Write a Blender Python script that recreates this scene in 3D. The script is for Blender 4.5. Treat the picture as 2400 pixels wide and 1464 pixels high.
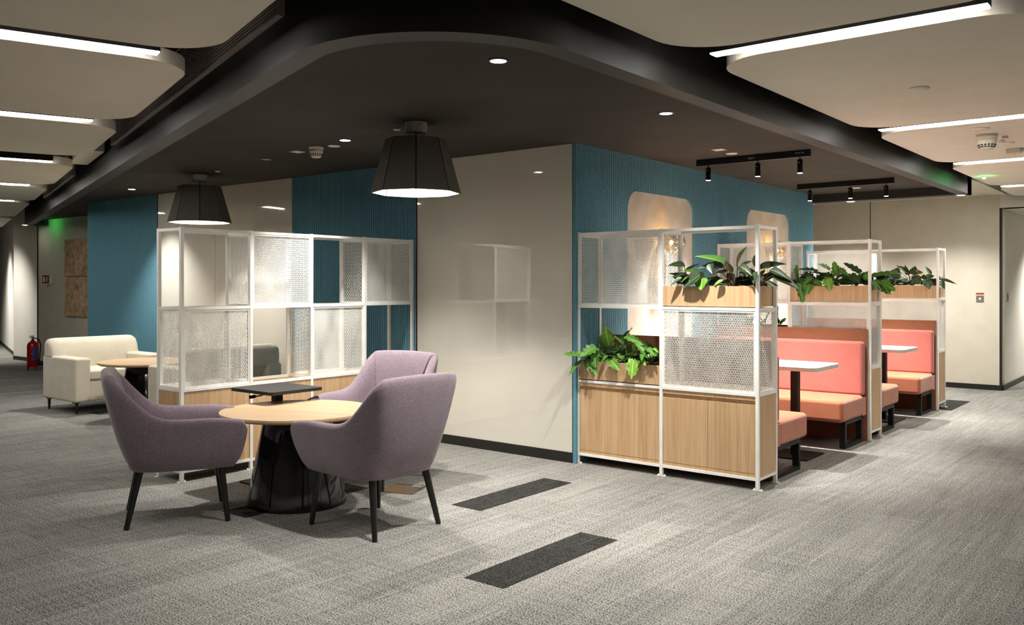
import bpy, math, random
from mathutils import Vector, Matrix
random.seed(7)
S = bpy.context.scene
for _o in list(bpy.data.objects): bpy.data.objects.remove(_o)
C = S.collection
PI = math.pi

# ---------------------------------------------------------------- camera
cam = bpy.data.cameras.new('camera'); camo = bpy.data.objects.new('camera', cam); C.objects.link(camo)
camo.location = (0, 0, 1.42); camo.rotation_euler = (PI/2, 0, math.radians(38.86))
cam.sensor_width = 36; cam.lens = 36*2058/2400; cam.shift_y = -66/2400; cam.clip_end = 100; cam.clip_start = .05
S.camera = camo
# ---------------------------------------------------------------- light and exposure settings
W = bpy.data.worlds.new('world'); S.world = W; W.use_nodes = True
W.node_tree.nodes['Background'].inputs[0].default_value = (1, .93, .82, 1)
W.node_tree.nodes['Background'].inputs[1].default_value = 0.02
S.view_settings.view_transform = 'Standard'; S.view_settings.look = 'None'
S.view_settings.gamma = 1; S.view_settings.exposure = 1.88; S.view_settings.use_curve_mapping = False
STRIP = 15.0          # radiance of the linear diffusers
DOWN = 85.0           # watts of a recessed downlight
TRACK = 74.0          # watts of a track spot
PEND = 36.0           # watts of a pendant lamp
LENS = 9.0            # radiance of downlight lenses
WARM = (1.0, .86, .68); NEUT = (1.0, .962, .905)

# ---------------------------------------------------------------- helpers
def lin(r, g, b):
    f = lambda v: (v/255/12.92) if v/255 <= .04045 else ((v/255+.055)/1.055)**2.4
    return (f(r), f(g), f(b), 1)
def newmat(name):
    m = bpy.data.materials.new(name); m.use_nodes = True
    nt = m.node_tree; b = nt.nodes['Principled BSDF']
    return m, nt, b
def N(nt, t, **kw):
    n = nt.nodes.new(t)
    for k, v in kw.items():
        if k in n.inputs: n.inputs[k].default_value = v
        else: setattr(n, k, v)
    return n
def coords(nt, scale=(1, 1, 1), kind='Object'):
    tc = nt.nodes.new('ShaderNodeTexCoord'); mp = nt.nodes.new('ShaderNodeMapping')
    mp.inputs['Scale'].default_value = scale
    nt.links.new(tc.outputs[kind], mp.inputs['Vector']); return mp.outputs[0]
def ramp(nt, fac, stops):
    r = nt.nodes.new('ShaderNodeValToRGB'); e = r.color_ramp.elements
    while len(e) < len(stops): e.new(.5)
    for i, (p, c) in enumerate(stops): e[i].position = p; e[i].color = c
    nt.links.new(fac, r.inputs[0]); return r.outputs[0]
def noisy(name, c1, c2, scale=(1, 1, 1), ns=10, detail=4, rough=.6, bump=0., lo=.35, hi=.65, spec=.5, coat=0., sheen=0., metal=0., bscale=None, bdist=.002):
    m, nt, b = newmat(name)
    v = coords(nt, scale)
    n = N(nt, 'ShaderNodeTexNoise', Scale=ns, Detail=detail); nt.links.new(v, n.inputs['Vector'])
    nt.links.new(ramp(nt, n.outputs['Fac'], [(lo, c1), (hi, c2)]), b.inputs['Base Color'])
    b.inputs['Roughness'].default_value = rough; b.inputs['Specular IOR Level'].default_value = spec
    b.inputs['Coat Weight'].default_value = coat; b.inputs['Sheen Weight'].default_value = sheen; b.inputs['Metallic'].default_value = metal
    if bump:
        f = n.outputs['Fac']
        if bscale:
            n2 = N(nt, 'ShaderNodeTexNoise', Scale=bscale, Detail=2); nt.links.new(coords(nt), n2.inputs['Vector']); f = n2.outputs['Fac']
        bp = N(nt, 'ShaderNodeBump', Strength=bump, Distance=bdist); nt.links.new(f, bp.inputs['Height']); nt.links.new(bp.outputs[0], b.inputs['Normal'])
    return m
def plain(name, c, rough=.5, spec=.5, metal=0., coat=0.):
    k = tuple(min(1, x*1.06) for x in c[:3])+(1,); d = tuple(x*.94 for x in c[:3])+(1,)
    return noisy(name, d, k, ns=6, rough=rough, spec=spec, metal=metal, coat=coat)
def emis(name, c, s):
    m, nt, b = newmat(name)
    b.inputs['Base Color'].default_value = (.8, .8, .8, 1)
    b.inputs['Emission Color'].default_value = tuple(c)+(1,) if len(c) == 3 else c
    b.inputs['Emission Strength'].default_value = s
    return m
def fabric(name, c1, c2, wx=260, wz=260, bump=.35, sheen=.3, mott=8):
    m, nt, b = newmat(name)
    n = N(nt, 'ShaderNodeTexNoise', Scale=1, Detail=3); nt.links.new(coords(nt, (wx*.25, wx*.25, wz)), n.inputs['Vector'])
    n2 = N(nt, 'ShaderNodeTexNoise', Scale=1, Detail=2); nt.links.new(coords(nt, (wx, wx, wz*.3)), n2.inputs['Vector'])
    a = N(nt, 'ShaderNodeMath', operation='ADD'); nt.links.new(n.outputs['Fac'], a.inputs[0]); nt.links.new(n2.outputs['Fac'], a.inputs[1])
    h = N(nt, 'ShaderNodeMath', operation='MULTIPLY'); h.inputs[1].default_value = .5; nt.links.new(a.outputs[0], h.inputs[0])
    col = ramp(nt, h.outputs[0], [(.36, c1), (.62, c2)])
    big = N(nt, 'ShaderNodeTexNoise', Scale=mott, Detail=3); nt.links.new(coords(nt), big.inputs['Vector'])
    mx = N(nt, 'ShaderNodeMix', data_type='RGBA', blend_type='MULTIPLY'); mx.inputs[0].default_value = .35
    nt.links.new(col, mx.inputs[6]); nt.links.new(ramp(nt, big.outputs['Fac'], [(.3, (.75, .75, .75, 1)), (.7, (1.1, 1.1, 1.1, 1))]), mx.inputs[7])
    nt.links.new(mx.outputs[2], b.inputs['Base Color'])
    bp = N(nt, 'ShaderNodeBump', Strength=bump, Distance=.001); nt.links.new(h.outputs[0], bp.inputs['Height']); nt.links.new(bp.outputs[0], b.inputs['Normal'])
    b.inputs['Roughness'].default_value = .9; b.inputs['Sheen Weight'].default_value = sheen; b.inputs['Specular IOR Level'].default_value = .15
    return m
def wood(name, c1, c2, c3, axis='z', rough=.45):
    m, nt, b = newmat(name)
    sc = {'z': (34, 34, 1.1), 'x': (1.1, 34, 34), 'y': (34, 1.1, 34)}[axis]
    n = N(nt, 'ShaderNodeTexNoise', Scale=1, Detail=6, Distortion=.6); n.inputs['Roughness'].default_value = .55
    nt.links.new(coords(nt, sc), n.inputs['Vector'])
    f = N(nt, 'ShaderNodeTexNoise', Scale=1, Detail=3); nt.links.new(coords(nt, tuple(s*7 if s > 5 else s*4 for s in sc)), f.inputs['Vector'])
    c = ramp(nt, n.outputs['Fac'], [(.3, c1), (.5, c2), (.72, c3)])
    mx = N(nt, 'ShaderNodeMix', data_type='RGBA', blend_type='MULTIPLY'); mx.inputs[0].default_value = .4
    nt.links.new(c, mx.inputs[6]); nt.links.new(ramp(nt, f.outputs['Fac'], [(.35, (.72, .68, .62, 1)), (.55, (1, 1, 1, 1))]), mx.inputs[7])
    nt.links.new(mx.outputs[2], b.inputs['Base Color']); b.inputs['Roughness'].default_value = rough
    bp = N(nt, 'ShaderNodeBump', Strength=.15, Distance=.0006); nt.links.new(f.outputs['Fac'], bp.inputs['Height']); nt.links.new(bp.outputs[0], b.inputs['Normal'])
    return m

# carpet: heathered loop pile with pale threads running one way
def carpet(name, dark, light, thread, lo, hi):
    m, nt, b = newmat(name)
    L = nt.links
    sp = N(nt, 'ShaderNodeTexNoise', Scale=135, Detail=3); sp.inputs['Roughness'].default_value = .7; L.new(coords(nt), sp.inputs['Vector'])
    st = N(nt, 'ShaderNodeTexNoise', Scale=1, Detail=5); st.inputs['Roughness'].default_value = .65; L.new(coords(nt, (26, 1.3, 1)), st.inputs['Vector'])
    cr = N(nt, 'ShaderNodeTexNoise', Scale=1, Detail=3); L.new(coords(nt, (3.2, 60, 1)), cr.inputs['Vector'])
    th = N(nt, 'ShaderNodeTexNoise', Scale=1, Detail=2); L.new(coords(nt, (95, 1.6, 1)), th.inputs['Vector'])
    br = N(nt, 'ShaderNodeTexBrick'); br.offset = .5; br.inputs['Scale'].default_value = 1
    for k, v in (('Brick Width', 1.0), ('Row Height', .25), ('Mortar Size', 0.), ('Mortar Smooth', 0.), ('Bias', 0.)): br.inputs[k].default_value = v
    br.inputs['Color1'].default_value = (0, 0, 0, 1); br.inputs['Color2'].default_value = (1, 1, 1, 1)
    tc = nt.nodes.new('ShaderNodeTexCoord'); mp = nt.nodes.new('ShaderNodeMapping'); mp.inputs['Rotation'].default_value = (0, 0, PI/2); mp.inputs['Location'].default_value = (.15, .15, 0)
    L.new(tc.outputs['Object'], mp.inputs[0]); L.new(mp.outputs[0], br.inputs['Vector'])
    def mul(a, k, c=None):
        n = N(nt, 'ShaderNodeMath', operation='MULTIPLY_ADD'); L.new(a, n.inputs[0]); n.inputs[1].default_value = k
        if c is None: n.inputs[2].default_value = 0
        else: L.new(c, n.inputs[2])
        return n.outputs[0]
    f = mul(sp.outputs['Fac'], 1.0); f = mul(st.outputs['Fac'], .13, f); f = mul(cr.outputs['Fac'], .12, f); f = mul(br.outputs['Color'], .03, f)
    col = ramp(nt, f, [(lo, dark), (hi, light)])
    rt = ramp(nt, th.outputs['Fac'], [(.66, (0, 0, 0, 1)), (.74, (1, 1, 1, 1))])
    ml = N(nt, 'ShaderNodeMath', operation='MULTIPLY'); L.new(rt, ml.inputs[0]); ml.inputs[1].default_value = .5
    mx = N(nt, 'ShaderNodeMix', data_type='RGBA'); L.new(ml.outputs[0], mx.inputs[0]); L.new(col, mx.inputs[6]); mx.inputs[7].default_value = thread
    L.new(mx.outputs[2], b.inputs['Base Color']); b.inputs['Roughness'].default_value = .95; b.inputs['Specular IOR Level'].default_value = .08
    bp = N(nt, 'ShaderNodeBump', Strength=.5, Distance=.003); L.new(sp.outputs['Fac'], bp.inputs['Height']); L.new(bp.outputs[0], b.inputs['Normal'])
    return m
def leafmat(name, c1, c2, under=None, rough=.42):
    m, nt, b = newmat(name); L = nt.links
    n = N(nt, 'ShaderNodeTexNoise', Scale=3, Detail=3); L.new(coords(nt), n.inputs['Vector'])
    oi = nt.nodes.new('ShaderNodeObjectInfo')
    a = N(nt, 'ShaderNodeMath', operation='MULTIPLY_ADD'); L.new(oi.outputs['Random'], a.inputs[0]); a.inputs[1].default_value = .35; L.new(n.outputs['Fac'], a.inputs[2])
    col = ramp(nt, a.outputs[0], [(.4, c1), (.95, c2)])
    w = N(nt, 'ShaderNodeTexWave', Scale=9, Distortion=1.2); w.bands_direction = 'Y'; L.new(coords(nt), w.inputs['Vector'])
    mx = N(nt, 'ShaderNodeMix', data_type='RGBA', blend_type='MULTIPLY'); mx.inputs[0].default_value = .12; L.new(col, mx.inputs[6]); L.new(w.outputs['Color'], mx.inputs[7])
    tc = nt.nodes.new('ShaderNodeTexCoord'); sx = nt.nodes.new('ShaderNodeSeparateXYZ'); L.new(tc.outputs['Object'], sx.inputs[0])
    ab = N(nt, 'ShaderNodeMath', operation='ABSOLUTE'); L.new(sx.outputs[0], ab.inputs[0])
    rb = ramp(nt, ab.outputs[0], [(.012, (1, 1, 1, 1)), (.03, (0, 0, 0, 1))])
    m2 = N(nt, 'ShaderNodeMix', data_type='RGBA'); L.new(rb, m2.inputs[0]); L.new(mx.outputs[2], m2.inputs[6]); m2.inputs[7].default_value = tuple(min(1, x*1.7+.02) for x in c2[:3])+(1,)
    L.new(m2.outputs[2], b.inputs['Base Color'])
    bp = N(nt, 'ShaderNodeBump', Strength=.06, Distance=.01); L.new(w.outputs['Fac'], bp.inputs['Height']); L.new(bp.outputs[0], b.inputs['Normal'])
    b.inputs['Roughness'].default_value = rough; b.inputs['Subsurface Weight'].default_value = 0
    return m

M = {}
M['carpet'] = carpet('carpet', lin(22, 22, 21), lin(184, 182, 175), lin(192, 188, 177), .52, .80)
M['carpet_dark'] = carpet('carpet_dark', lin(13, 13, 12), lin(82, 81, 78), lin(112, 110, 103), .54, .84)
M['raft'] = noisy('raft', lin(230, 222, 206), lin(234, 227, 212), ns=3, rough=.85, spec=.2)
M['blackpaint'] = noisy('blackpaint', lin(36, 35, 33), lin(41, 39, 37), ns=5, rough=.5, spec=.3)
M['ceiling'] = noisy('ceiling', lin(56, 53, 47), lin(63, 60, 53), ns=2, detail=6, rough=.8, spec=.2)
M['plenum'] = noisy('plenum', lin(30, 29, 27), lin(38, 36, 33), ns=2, rough=.9, spec=.1)
M['paint'] = noisy('paint', lin(214, 207, 190), lin(220, 213, 198), ns=4, rough=.8, spec=.2, bump=.05, bscale=120)
M['white_paint'] = noisy('white_paint', lin(228, 224, 212), lin(233, 229, 218), ns=4, rough=.75, spec=.25)
M['glass_board'] = noisy('glass_board', lin(212, 208, 195), lin(216, 212, 200), ns=2, rough=.03, spec=.75)
M['skirting'] = plain('skirting', lin(26, 25, 24), rough=.5)
M['teal'] = noisy('teal', lin(86, 130, 147), lin(106, 152, 168), ns=90, detail=4, rough=.95, spec=.1, bump=.3, bscale=500)
M['alcove'] = noisy('alcove', lin(186, 180, 168), lin(204, 198, 186), ns=5, detail=8, rough=.7, spec=.25)
M['white_metal'] = plain('white_metal', lin(240, 239, 233), rough=.4)
M['mesh_white'] = plain('mesh_white', lin(236, 235, 229), rough=.45)
oak = (lin(186, 150, 110), lin(200, 165, 124), lin(212, 179, 140))
M['oak'] = wood('oak', *oak); M['oak_x'] = wood('oak_x', lin(188, 156, 118), lin(202, 170, 132), lin(212, 182, 146), 'x', .35)
M['black_metal'] = plain('black_metal', lin(18, 18, 18), rough=.5, spec=.3)
M['black_gloss'] = plain('black_gloss', lin(14, 14, 14), rough=.12, coat=.5)
M['black_wood'] = plain('black_wood', lin(20, 18, 17), rough=.35)
M['black_top'] = plain('black_top', lin(34, 34, 35), rough=.45)
M['mauve'] = fabric('mauve', lin(104, 90, 98), lin(150, 134, 144), 340, 460)
M['pink'] = fabric('pink', lin(166, 90, 82), lin(188, 110, 100), 380, 380, mott=5)
M['coral'] = fabric('coral', lin(168, 98, 68), lin(188, 117, 85), 380, 380, mott=5)
M['rust'] = fabric('rust', lin(130, 80, 55), lin(148, 95, 68), 300, 300, mott=4)
M['cream'] = fabric('cream', lin(198, 189, 170), lin(216, 208, 190), 260, 260, bump=.2, mott=6)
M['white_top'] = plain('white_top', lin(236, 234, 228), rough=.3)
M['edge_band'] = plain('edge_band', lin(202, 199, 190), rough=.5)
M['felt'] = noisy('felt', lin(92, 87, 82), lin(116, 110, 104), ns=220, rough=.95, spec=.1, bump=.4)
M['felt_white'] = noisy('felt_white', lin(222, 222, 224), lin(238, 238, 240), ns=300, rough=.9, spec=.1)
M['plastic'] = plain('plastic', lin(214, 208, 194), rough=.5)
M['dark_slot'] = plain('dark_slot', lin(30, 28, 26), rough=.7)
M['vent'] = plain('vent', lin(190, 176, 166), rough=.5)
M['steel'] = noisy('steel', lin(150, 140, 124), lin(176, 164, 146), scale=(1, 40, 1), ns=6, rough=.28, metal=1.)
M['brass'] = plain('brass', lin(200, 150, 80), rough=.3, metal=1.)
M['red'] = plain('red', lin(150, 14, 18), rough=.25)
M['label_blue'] = plain('label_blue', lin(50, 60, 120), rough=.5)
M['soil'] = noisy('soil', lin(30, 22, 16), lin(58, 44, 32), ns=60, rough=1, bump=.6)
M['leaf0'] = leafmat('leaf0', lin(32, 48, 27), lin(64, 86, 48))
M['leaf1'] = leafmat('leaf1', lin(58, 102, 36), lin(104, 156, 58))
M['leaf2'] = leafmat('leaf2', lin(80, 128, 44), lin(132, 178, 62))
M['leaf3'] = leafmat('leaf3', lin(62, 54, 26), lin(100, 92, 44))
M['stem_green'] = plain('stem_green', lin(84, 112, 50), rough=.5)
M['stem_red'] = plain('stem_red', lin(74, 34, 34), rough=.5)
M['relief'] = noisy('relief', lin(186, 154, 118), lin(220, 192, 156), scale=(1, 1, 1), ns=14, detail=6, rough=.8, bump=.3)
M['switch_grey'] = plain('switch_grey', lin(122, 114, 104), rough=.4)
M['orange'] = plain('orange', lin(176, 84, 40), rough=.5)
M['strip'] = emis('strip', (1.0, .965, .91), STRIP)
M['lens'] = emis('lens', (1.0, .94, .84), LENS)
M['green_led'] = emis('green_led', (.04, 1.0, .22), 60)
M['print_white'] = plain('print_white', lin(200, 200, 200), rough=.6)
M['print_dark'] = plain('print_dark', lin(40, 38, 36), rough=.6)
M['sign_white'] = plain('sign_white', lin(214, 226, 200), rough=.6)
M['sign_red'] = plain('sign_red', lin(116, 30, 26), rough=.5)
M['bulb'] = emis('bulb', (1.0, .70, .34), 14)
def amber():
    m, nt, b = newmat('amber_glass'); L = nt.links
    out = nt.nodes['Material Output']
    tr = N(nt, 'ShaderNodeBsdfTransparent'); tr.inputs[0].default_value = (.93, .70, .40, 1)
    gl = N(nt, 'ShaderNodeBsdfGlossy'); gl.inputs['Roughness'].default_value = .05; gl.inputs[0].default_value = (1, .86, .6, 1)
    v = N(nt, 'ShaderNodeTexVoronoi', Scale=22); L.new(coords(nt), v.inputs['Vector'])
    bp = N(nt, 'ShaderNodeBump', Strength=1., Distance=.02); L.new(v.outputs['Distance'], bp.inputs['Height'])
    L.new(bp.outputs[0], gl.inputs['Normal'])
    lw = N(nt, 'ShaderNodeLayerWeight', Blend=.45); L.new(bp.outputs[0], lw.inputs['Normal'])
    mx = N(nt, 'ShaderNodeMixShader'); L.new(lw.outputs['Fresnel'], mx.inputs[0]); L.new(tr.outputs[0], mx.inputs[1]); L.new(gl.outputs[0], mx.inputs[2])
    L.new(mx.outputs[0], out.inputs['Surface']); return m
M['amber'] = amber()

class MB:
    def __init__(s): s.v = []; s.f = []
    def box(s, x0, y0, z0, x1, y1, z1):
        b = len(s.v)
        s.v += [(x0,y0,z0),(x1,y0,z0),(x1,y1,z0),(x0,y1,z0),(x0,y0,z1),(x1,y0,z1),(x1,y1,z1),(x0,y1,z1)]
        s.f += [tuple(b+i for i in q) for q in ((3,2,1,0),(4,5,6,7),(0,1,5,4),(1,2,6,5),(2,3,7,6),(3,0,4,7))]
        return s
    def prism(s, pts, z0, z1):
        b = len(s.v); n = len(pts)
        s.v += [(x, y, z0) for x, y in pts] + [(x, y, z1) for x, y in pts]
        s.f.append(tuple(b+i for i in reversed(range(n)))); s.f.append(tuple(b+n+i for i in range(n)))
        s.f += [(b+i, b+(i+1) % n, b+n+(i+1) % n, b+n+i) for i in range(n)]
        return s
    def lathe(s, prof, n=32, c=(0, 0)):
        b = len(s.v); k = len(prof)
        for r, z in prof:
            for i in range(n):
                a = 2*PI*i/n; s.v.append((c[0]+r*math.cos(a), c[1]+r*math.sin(a), z))
        for j in range(k-1):
            for i in range(n):
                s.f.append((b+j*n+i, b+j*n+(i+1) % n, b+(j+1)*n+(i+1) % n, b+(j+1)*n+i))
        s.f.append(tuple(b+i for i in reversed(range(n)))); s.f.append(tuple(b+(k-1)*n+i for i in range(n)))
        return s
    def tube(s, path, rad, n=8):
        P = [Vector(p) for p in path]; b = len(s.v); m = len(P)
        R = rad if isinstance(rad, (list, tuple)) else [rad]*m
        up = None
        for i, p in enumerate(P):
            t = (P[min(i+1, m-1)]-P[max(i-1, 0)]).normalized()
            if up is None: up = Vector((0, 0, 1)) if abs(t.z) < .9 else Vector((1, 0, 0))
            a = t.cross(up).normalized(); c = a.cross(t).normalized(); up = c
            for j in range(n):
                g = 2*PI*j/n; s.v.append(tuple(p+a*R[i]*math.cos(g)+c*R[i]*math.sin(g)))
        for i in range(m-1):
            for j in range(n):
                s.f.append((b+i*n+j, b+i*n+(j+1) % n, b+(i+1)*n+(j+1) % n, b+(i+1)*n+j))
        s.f.append(tuple(b+j for j in reversed(range(n)))); s.f.append(tuple(b+(m-1)*n+j for j in range(n)))
        return s
    def grid(s, rows):
        b = len(s.v); m = len(rows[0])
        for r in rows: s.v += [tuple(p) for p in r]
        for i in range(len(rows)-1):
            for j in range(m-1): s.f.append((b+i*m+j, b+i*m+j+1, b+(i+1)*m+j+1, b+(i+1)*m+j))
        return s
    def mesh(s, name, mat, smooth=False):
        me = bpy.data.meshes.new(name); me.from_pydata(s.v, [], s.f); me.materials.append(mat)
        if smooth: me.polygons.foreach_set('use_smooth', [True]*len(me.polygons))
        me.update(); return me
    def build(s, name, mat, parent=None, loc=(0, 0, 0), rz=0., smooth=False, bevel=0., seg=2, subsurf=0, auto=False):
        return link(name, s.mesh(name, mat, smooth or bevel > 0 or auto), parent, loc, rz, bevel, seg, subsurf, auto)
def link(name, me, parent=None, loc=(0, 0, 0), rz=0., bevel=0., seg=2, subsurf=0, auto=False):
    o = bpy.data.objects.new(name, me); C.objects.link(o); o.location = loc; o.rotation_euler = (0, 0, rz)
    if parent: o.parent = parent
    if bevel:
        m = o.modifiers.new('bevel', 'BEVEL'); m.width = bevel; m.segments = seg; m.limit_method = 'ANGLE'; m.angle_limit = math.radians(40)
        m.harden_normals = True
    if subsurf:
        m = o.modifiers.new('sub', 'SUBSURF'); m.levels = subsurf; m.render_levels = subsurf
    if auto and not bevel:
        me.set_sharp_from_angle(angle=math.radians(40))
    return o
def tag(o, label, cat, group=None, kind=None):
    o['label'] = label; o['category'] = cat
    if group: o['group'] = group
    if kind: o['kind'] = kind
    return o
def thing(name, label, cat, loc=(0, 0, 0), rz=0., group=None):
    o = bpy.data.objects.new(name, None); C.objects.link(o); o.location = loc; o.rotation_euler = (0, 0, rz); o.empty_display_size = .1
    return tag(o, label, cat, group)
def struct(o, label=None):
    o['kind'] = 'structure'
    if label: o['label'] = label
    return o
def dup(root, loc, rz, label):
    def cp(o, par):
        c = o.copy(); C.objects.link(c)
        if par: c.parent = par
        for ch in [q for q in o.children]: cp(ch, c)
        return c
    r = cp(root, None); r.location = loc; r.rotation_euler = (0, 0, rz); r['label'] = label
    return r
def rrect(x0, y0, x1, y1, r, n=8):
    rs = r if isinstance(r, (list, tuple)) else [r]*4
    out = []
    for k, (cx, cy, a0) in enumerate(((x1, y1, 0), (x0, y1, 90), (x0, y0, 180), (x1, y0, 270))):
        rr = rs[k]; ox = cx-rr if k in (0, 3) else cx+rr; oy = cy-rr if k in (0, 1) else cy+rr
        for i in range(n+1):
            a = math.radians(a0+90*i/n); out.append((ox+rr*math.cos(a), oy+rr*math.sin(a)))
    return out
def spot(loc, power, size=110, blend=.7, col=NEUT, target=None, rad=.04, parent=None):
    l = bpy.data.lights.new('lamp', 'SPOT'); l.energy = power; l.spot_size = math.radians(size); l.spot_blend = blend; l.color = col; l.shadow_soft_size = rad
    o = bpy.data.objects.new('lamp', l); C.objects.link(o); o.location = loc
    if target: o.rotation_euler = (Vector(target)-Vector(loc)).to_track_quat('-Z', 'Y').to_euler()
    if parent: o.parent = parent
    return o
def text(body, size, mat, parent, loc, rot, name='printed_text', ext=.0004):
    c = bpy.data.curves.new(name, 'FONT'); c.body = body; c.size = size; c.extrude = ext; c.align_x = 'CENTER'; c.align_y = 'CENTER'
    c.materials.append(mat); c.resolution_u = 3
    tmp = bpy.data.objects.new(name, c); me = bpy.data.meshes.new_from_object(tmp); bpy.data.objects.remove(tmp)
    if not me.materials: me.materials.append(mat)
    o = bpy.data.objects.new(name, me); C.objects.link(o); o.location = loc; o.rotation_euler = rot
    if parent: o.parent = parent
    return o
# ================================================================ the setting
CZ = 2.54            # dark canopy ceiling
BZ = 2.44            # underside of the canopy rim
RZ = 2.57            # underside of the white rafts
PZ = 2.95            # dark plenum
UA = math.radians(162.28); UX, UY = math.cos(UA), math.sin(UA)      # direction of the left corridor
def uv(u, v): return (UX*u - UY*v, UY*u + UX*v)

fl = MB(); fl.v = [(-30, -8, 0), (6, -8, 0), (6, 18, 0), (-30, 18, 0)]; fl.f = [(0, 1, 2, 3)]
floor = struct(fl.build('floor', M['carpet']))
tile_me = MB().box(0, 0, 0, .25, 1.0, .0015).mesh('carpet_tile', M['carpet_dark'])
for x, y in ((-2.85, 3.165), (-3.855, 4.16), (-4.86, 3.14), (-2.6, 10.78), (-9.75, 4.62)):
    link('carpet_tile', tile_me, floor, (x, y, 0))

# plenum and outer walls (mostly outside the frame, they close the room)
struct(MB().box(-30, -8, PZ, 6, 18, PZ+.1).build('ceiling', M['plenum']))
struct(MB().box(3.4, -8, 0, 3.5, 18, PZ).build('wall_right', M['paint']))
struct(MB().box(-30, -5.1, 0, 6, -5, PZ).build('wall_front', M['paint']))

# canopy outline
RX = -2.21; VL = -1.34
def line_corner():
    # intersection of x=RX with the line v=VL
    # point = uv(u,VL): UX*u - UY*VL = RX
    u = (RX + UY*VL)/UX; return uv(u, VL)
def canopy(off, r):
    x0 = RX-off; v0 = VL-off
    u = (x0 + UY*v0)/UX; c = Vector(uv(u, v0))
    d1 = Vector((0, 1)); d2 = Vector((UX, UY))
    half = math.acos(d1.dot(d2))/2
    tl = r/math.tan(half)
    bis = (d1+d2).normalized(); ctr = c + bis*(r/math.sin(half))
    p1 = c+d1*tl; p2 = c+d2*tl
    a1 = math.atan2(p1.y-ctr.y, p1.x-ctr.x); a2 = math.atan2(p2.y-ctr.y, p2.x-ctr.x)
    if a2 > a1: a2 -= 2*PI
    arc = [(ctr.x+r*math.cos(a1+(a2-a1)*i/28), ctr.y+r*math.sin(a1+(a2-a1)*i/28)) for i in range(29)]
    return arc
FY = 11.13          # far end of the canopy on the right
outer = canopy(0, .74); inner = canopy(.115, .66)
endU = 17.45
eo = uv(endU, VL); ei = uv(endU-.2, VL-.115)
wo = (-15.93, 6.81)
# rim: outer skirt up to the plenum, underside and inner lip
po = [(RX, FY)] + outer + [eo]
pi_ = [(RX-.115, FY-.2)] + inner + [ei]
m = MB(); n = len(po)
for (x, y) in po: m.v.append((x, y, PZ))
for (x, y) in po: m.v.append((x, y, BZ))
for (x, y) in pi_: m.v.append((x, y, BZ))
for (x, y) in pi_: m.v.append((x, y, CZ+.02))
for k in range(3):
    for i in range(n-1): m.f.append((k*n+i, k*n+i+1, (k+1)*n+i+1, (k+1)*n+i))
rim = struct(m.build('trim_1', M['blackpaint'], auto=True), 'black curved rim of the dark canopy')
# far rims
struct(MB().box(-4.0, FY-.2, BZ, RX-.0, FY, PZ).build('trim_2', M['blackpaint']))
q = [eo, wo, (wo[0]+.14, wo[1]-.02), ei]
struct(MB().prism(q, BZ, PZ).build('trim_3', M['blackpaint']))
# canopy ceiling
cc = [(RX-.06, FY-.1)] + canopy(.06, .7) + [uv(endU-.1, VL-.06), (-16.0, 6.82), (-12.1, 6.82), (-12.1, 5.9), (-4.1, 5.9), (-4.1, FY-.1)]
struct(MB().prism(cc, CZ, CZ+.06).build('ceiling', M['ceiling']), 'low dark grey canopy ceiling')
hx = MB()
for a, b in (((-6.43, 3.90), (-5.85, 4.23)), ((-6.43, 3.90), (-6.60, 4.20)), ((-6.60, 4.20), (-6.03, 4.53)), ((-6.03, 4.53), (-5.85, 4.23))):
    d = (Vector(b)-Vector(a)).normalized()*.0; p = Vector((-(b[1]-a[1]), b[0]-a[0])).normalized()*.004
    hx.prism([(a[0]-p.x, a[1]-p.y), (b[0]-p.x, b[1]-p.y), (b[0]+p.x, b[1]+p.y), (a[0]+p.x, a[1]+p.y)], CZ-.001, CZ+.01)
struct(hx.build('trim_4', M['dark_slot']), 'outline of the access hatch')

# ---- core block
GY = 5.74            # glass board face
wf = struct(MB().box(-12.13, GY+.03, 0, -4.03, GY+.6, PZ).build('wall_centre', M['skirting']))
def slats(x0, x1, z0, z1, pitch=.0305, gap=.006, depth=.014, seed=0):
    m = MB(); n = round((x1-x0)/pitch); p = (x1-x0)/n
    m.box(x0, depth, z0, x1, depth+.012, z1)
    for i in range(n):
        m.box(x0+i*p, 0, z0, x0+(i+1)*p-gap, depth, z1)
    return m
for x0, x1 in ((-7.59, -5.75), (-12.12, -10.29)):
    slats(x0, x1, .0, CZ).build('acoustic_panel', M['teal'], wf, (0, GY, 0))
    MB().box(x1-.006, GY-.004, 0, x1+.006, GY+.03, CZ).build('edge_trim', M['skirting'], wf)
for x0, x1 in ((-5.744, -4.012), (-9.02, -7.60), (-10.28, -9.026)):
    MB().box(x0, GY, .08, x1, GY+.025, CZ).build('glass_board', M['glass_board'], wf, bevel=.002)
struct(MB().box(-5.744, GY-.008, 0, -4.0, GY+.02, .08).build('baseboard_centre', M['skirting']))
struct(MB().box(-10.28, GY-.008, 0, -7.60, GY+.02, .08).build('baseboard_centre', M['skirting']))
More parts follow.
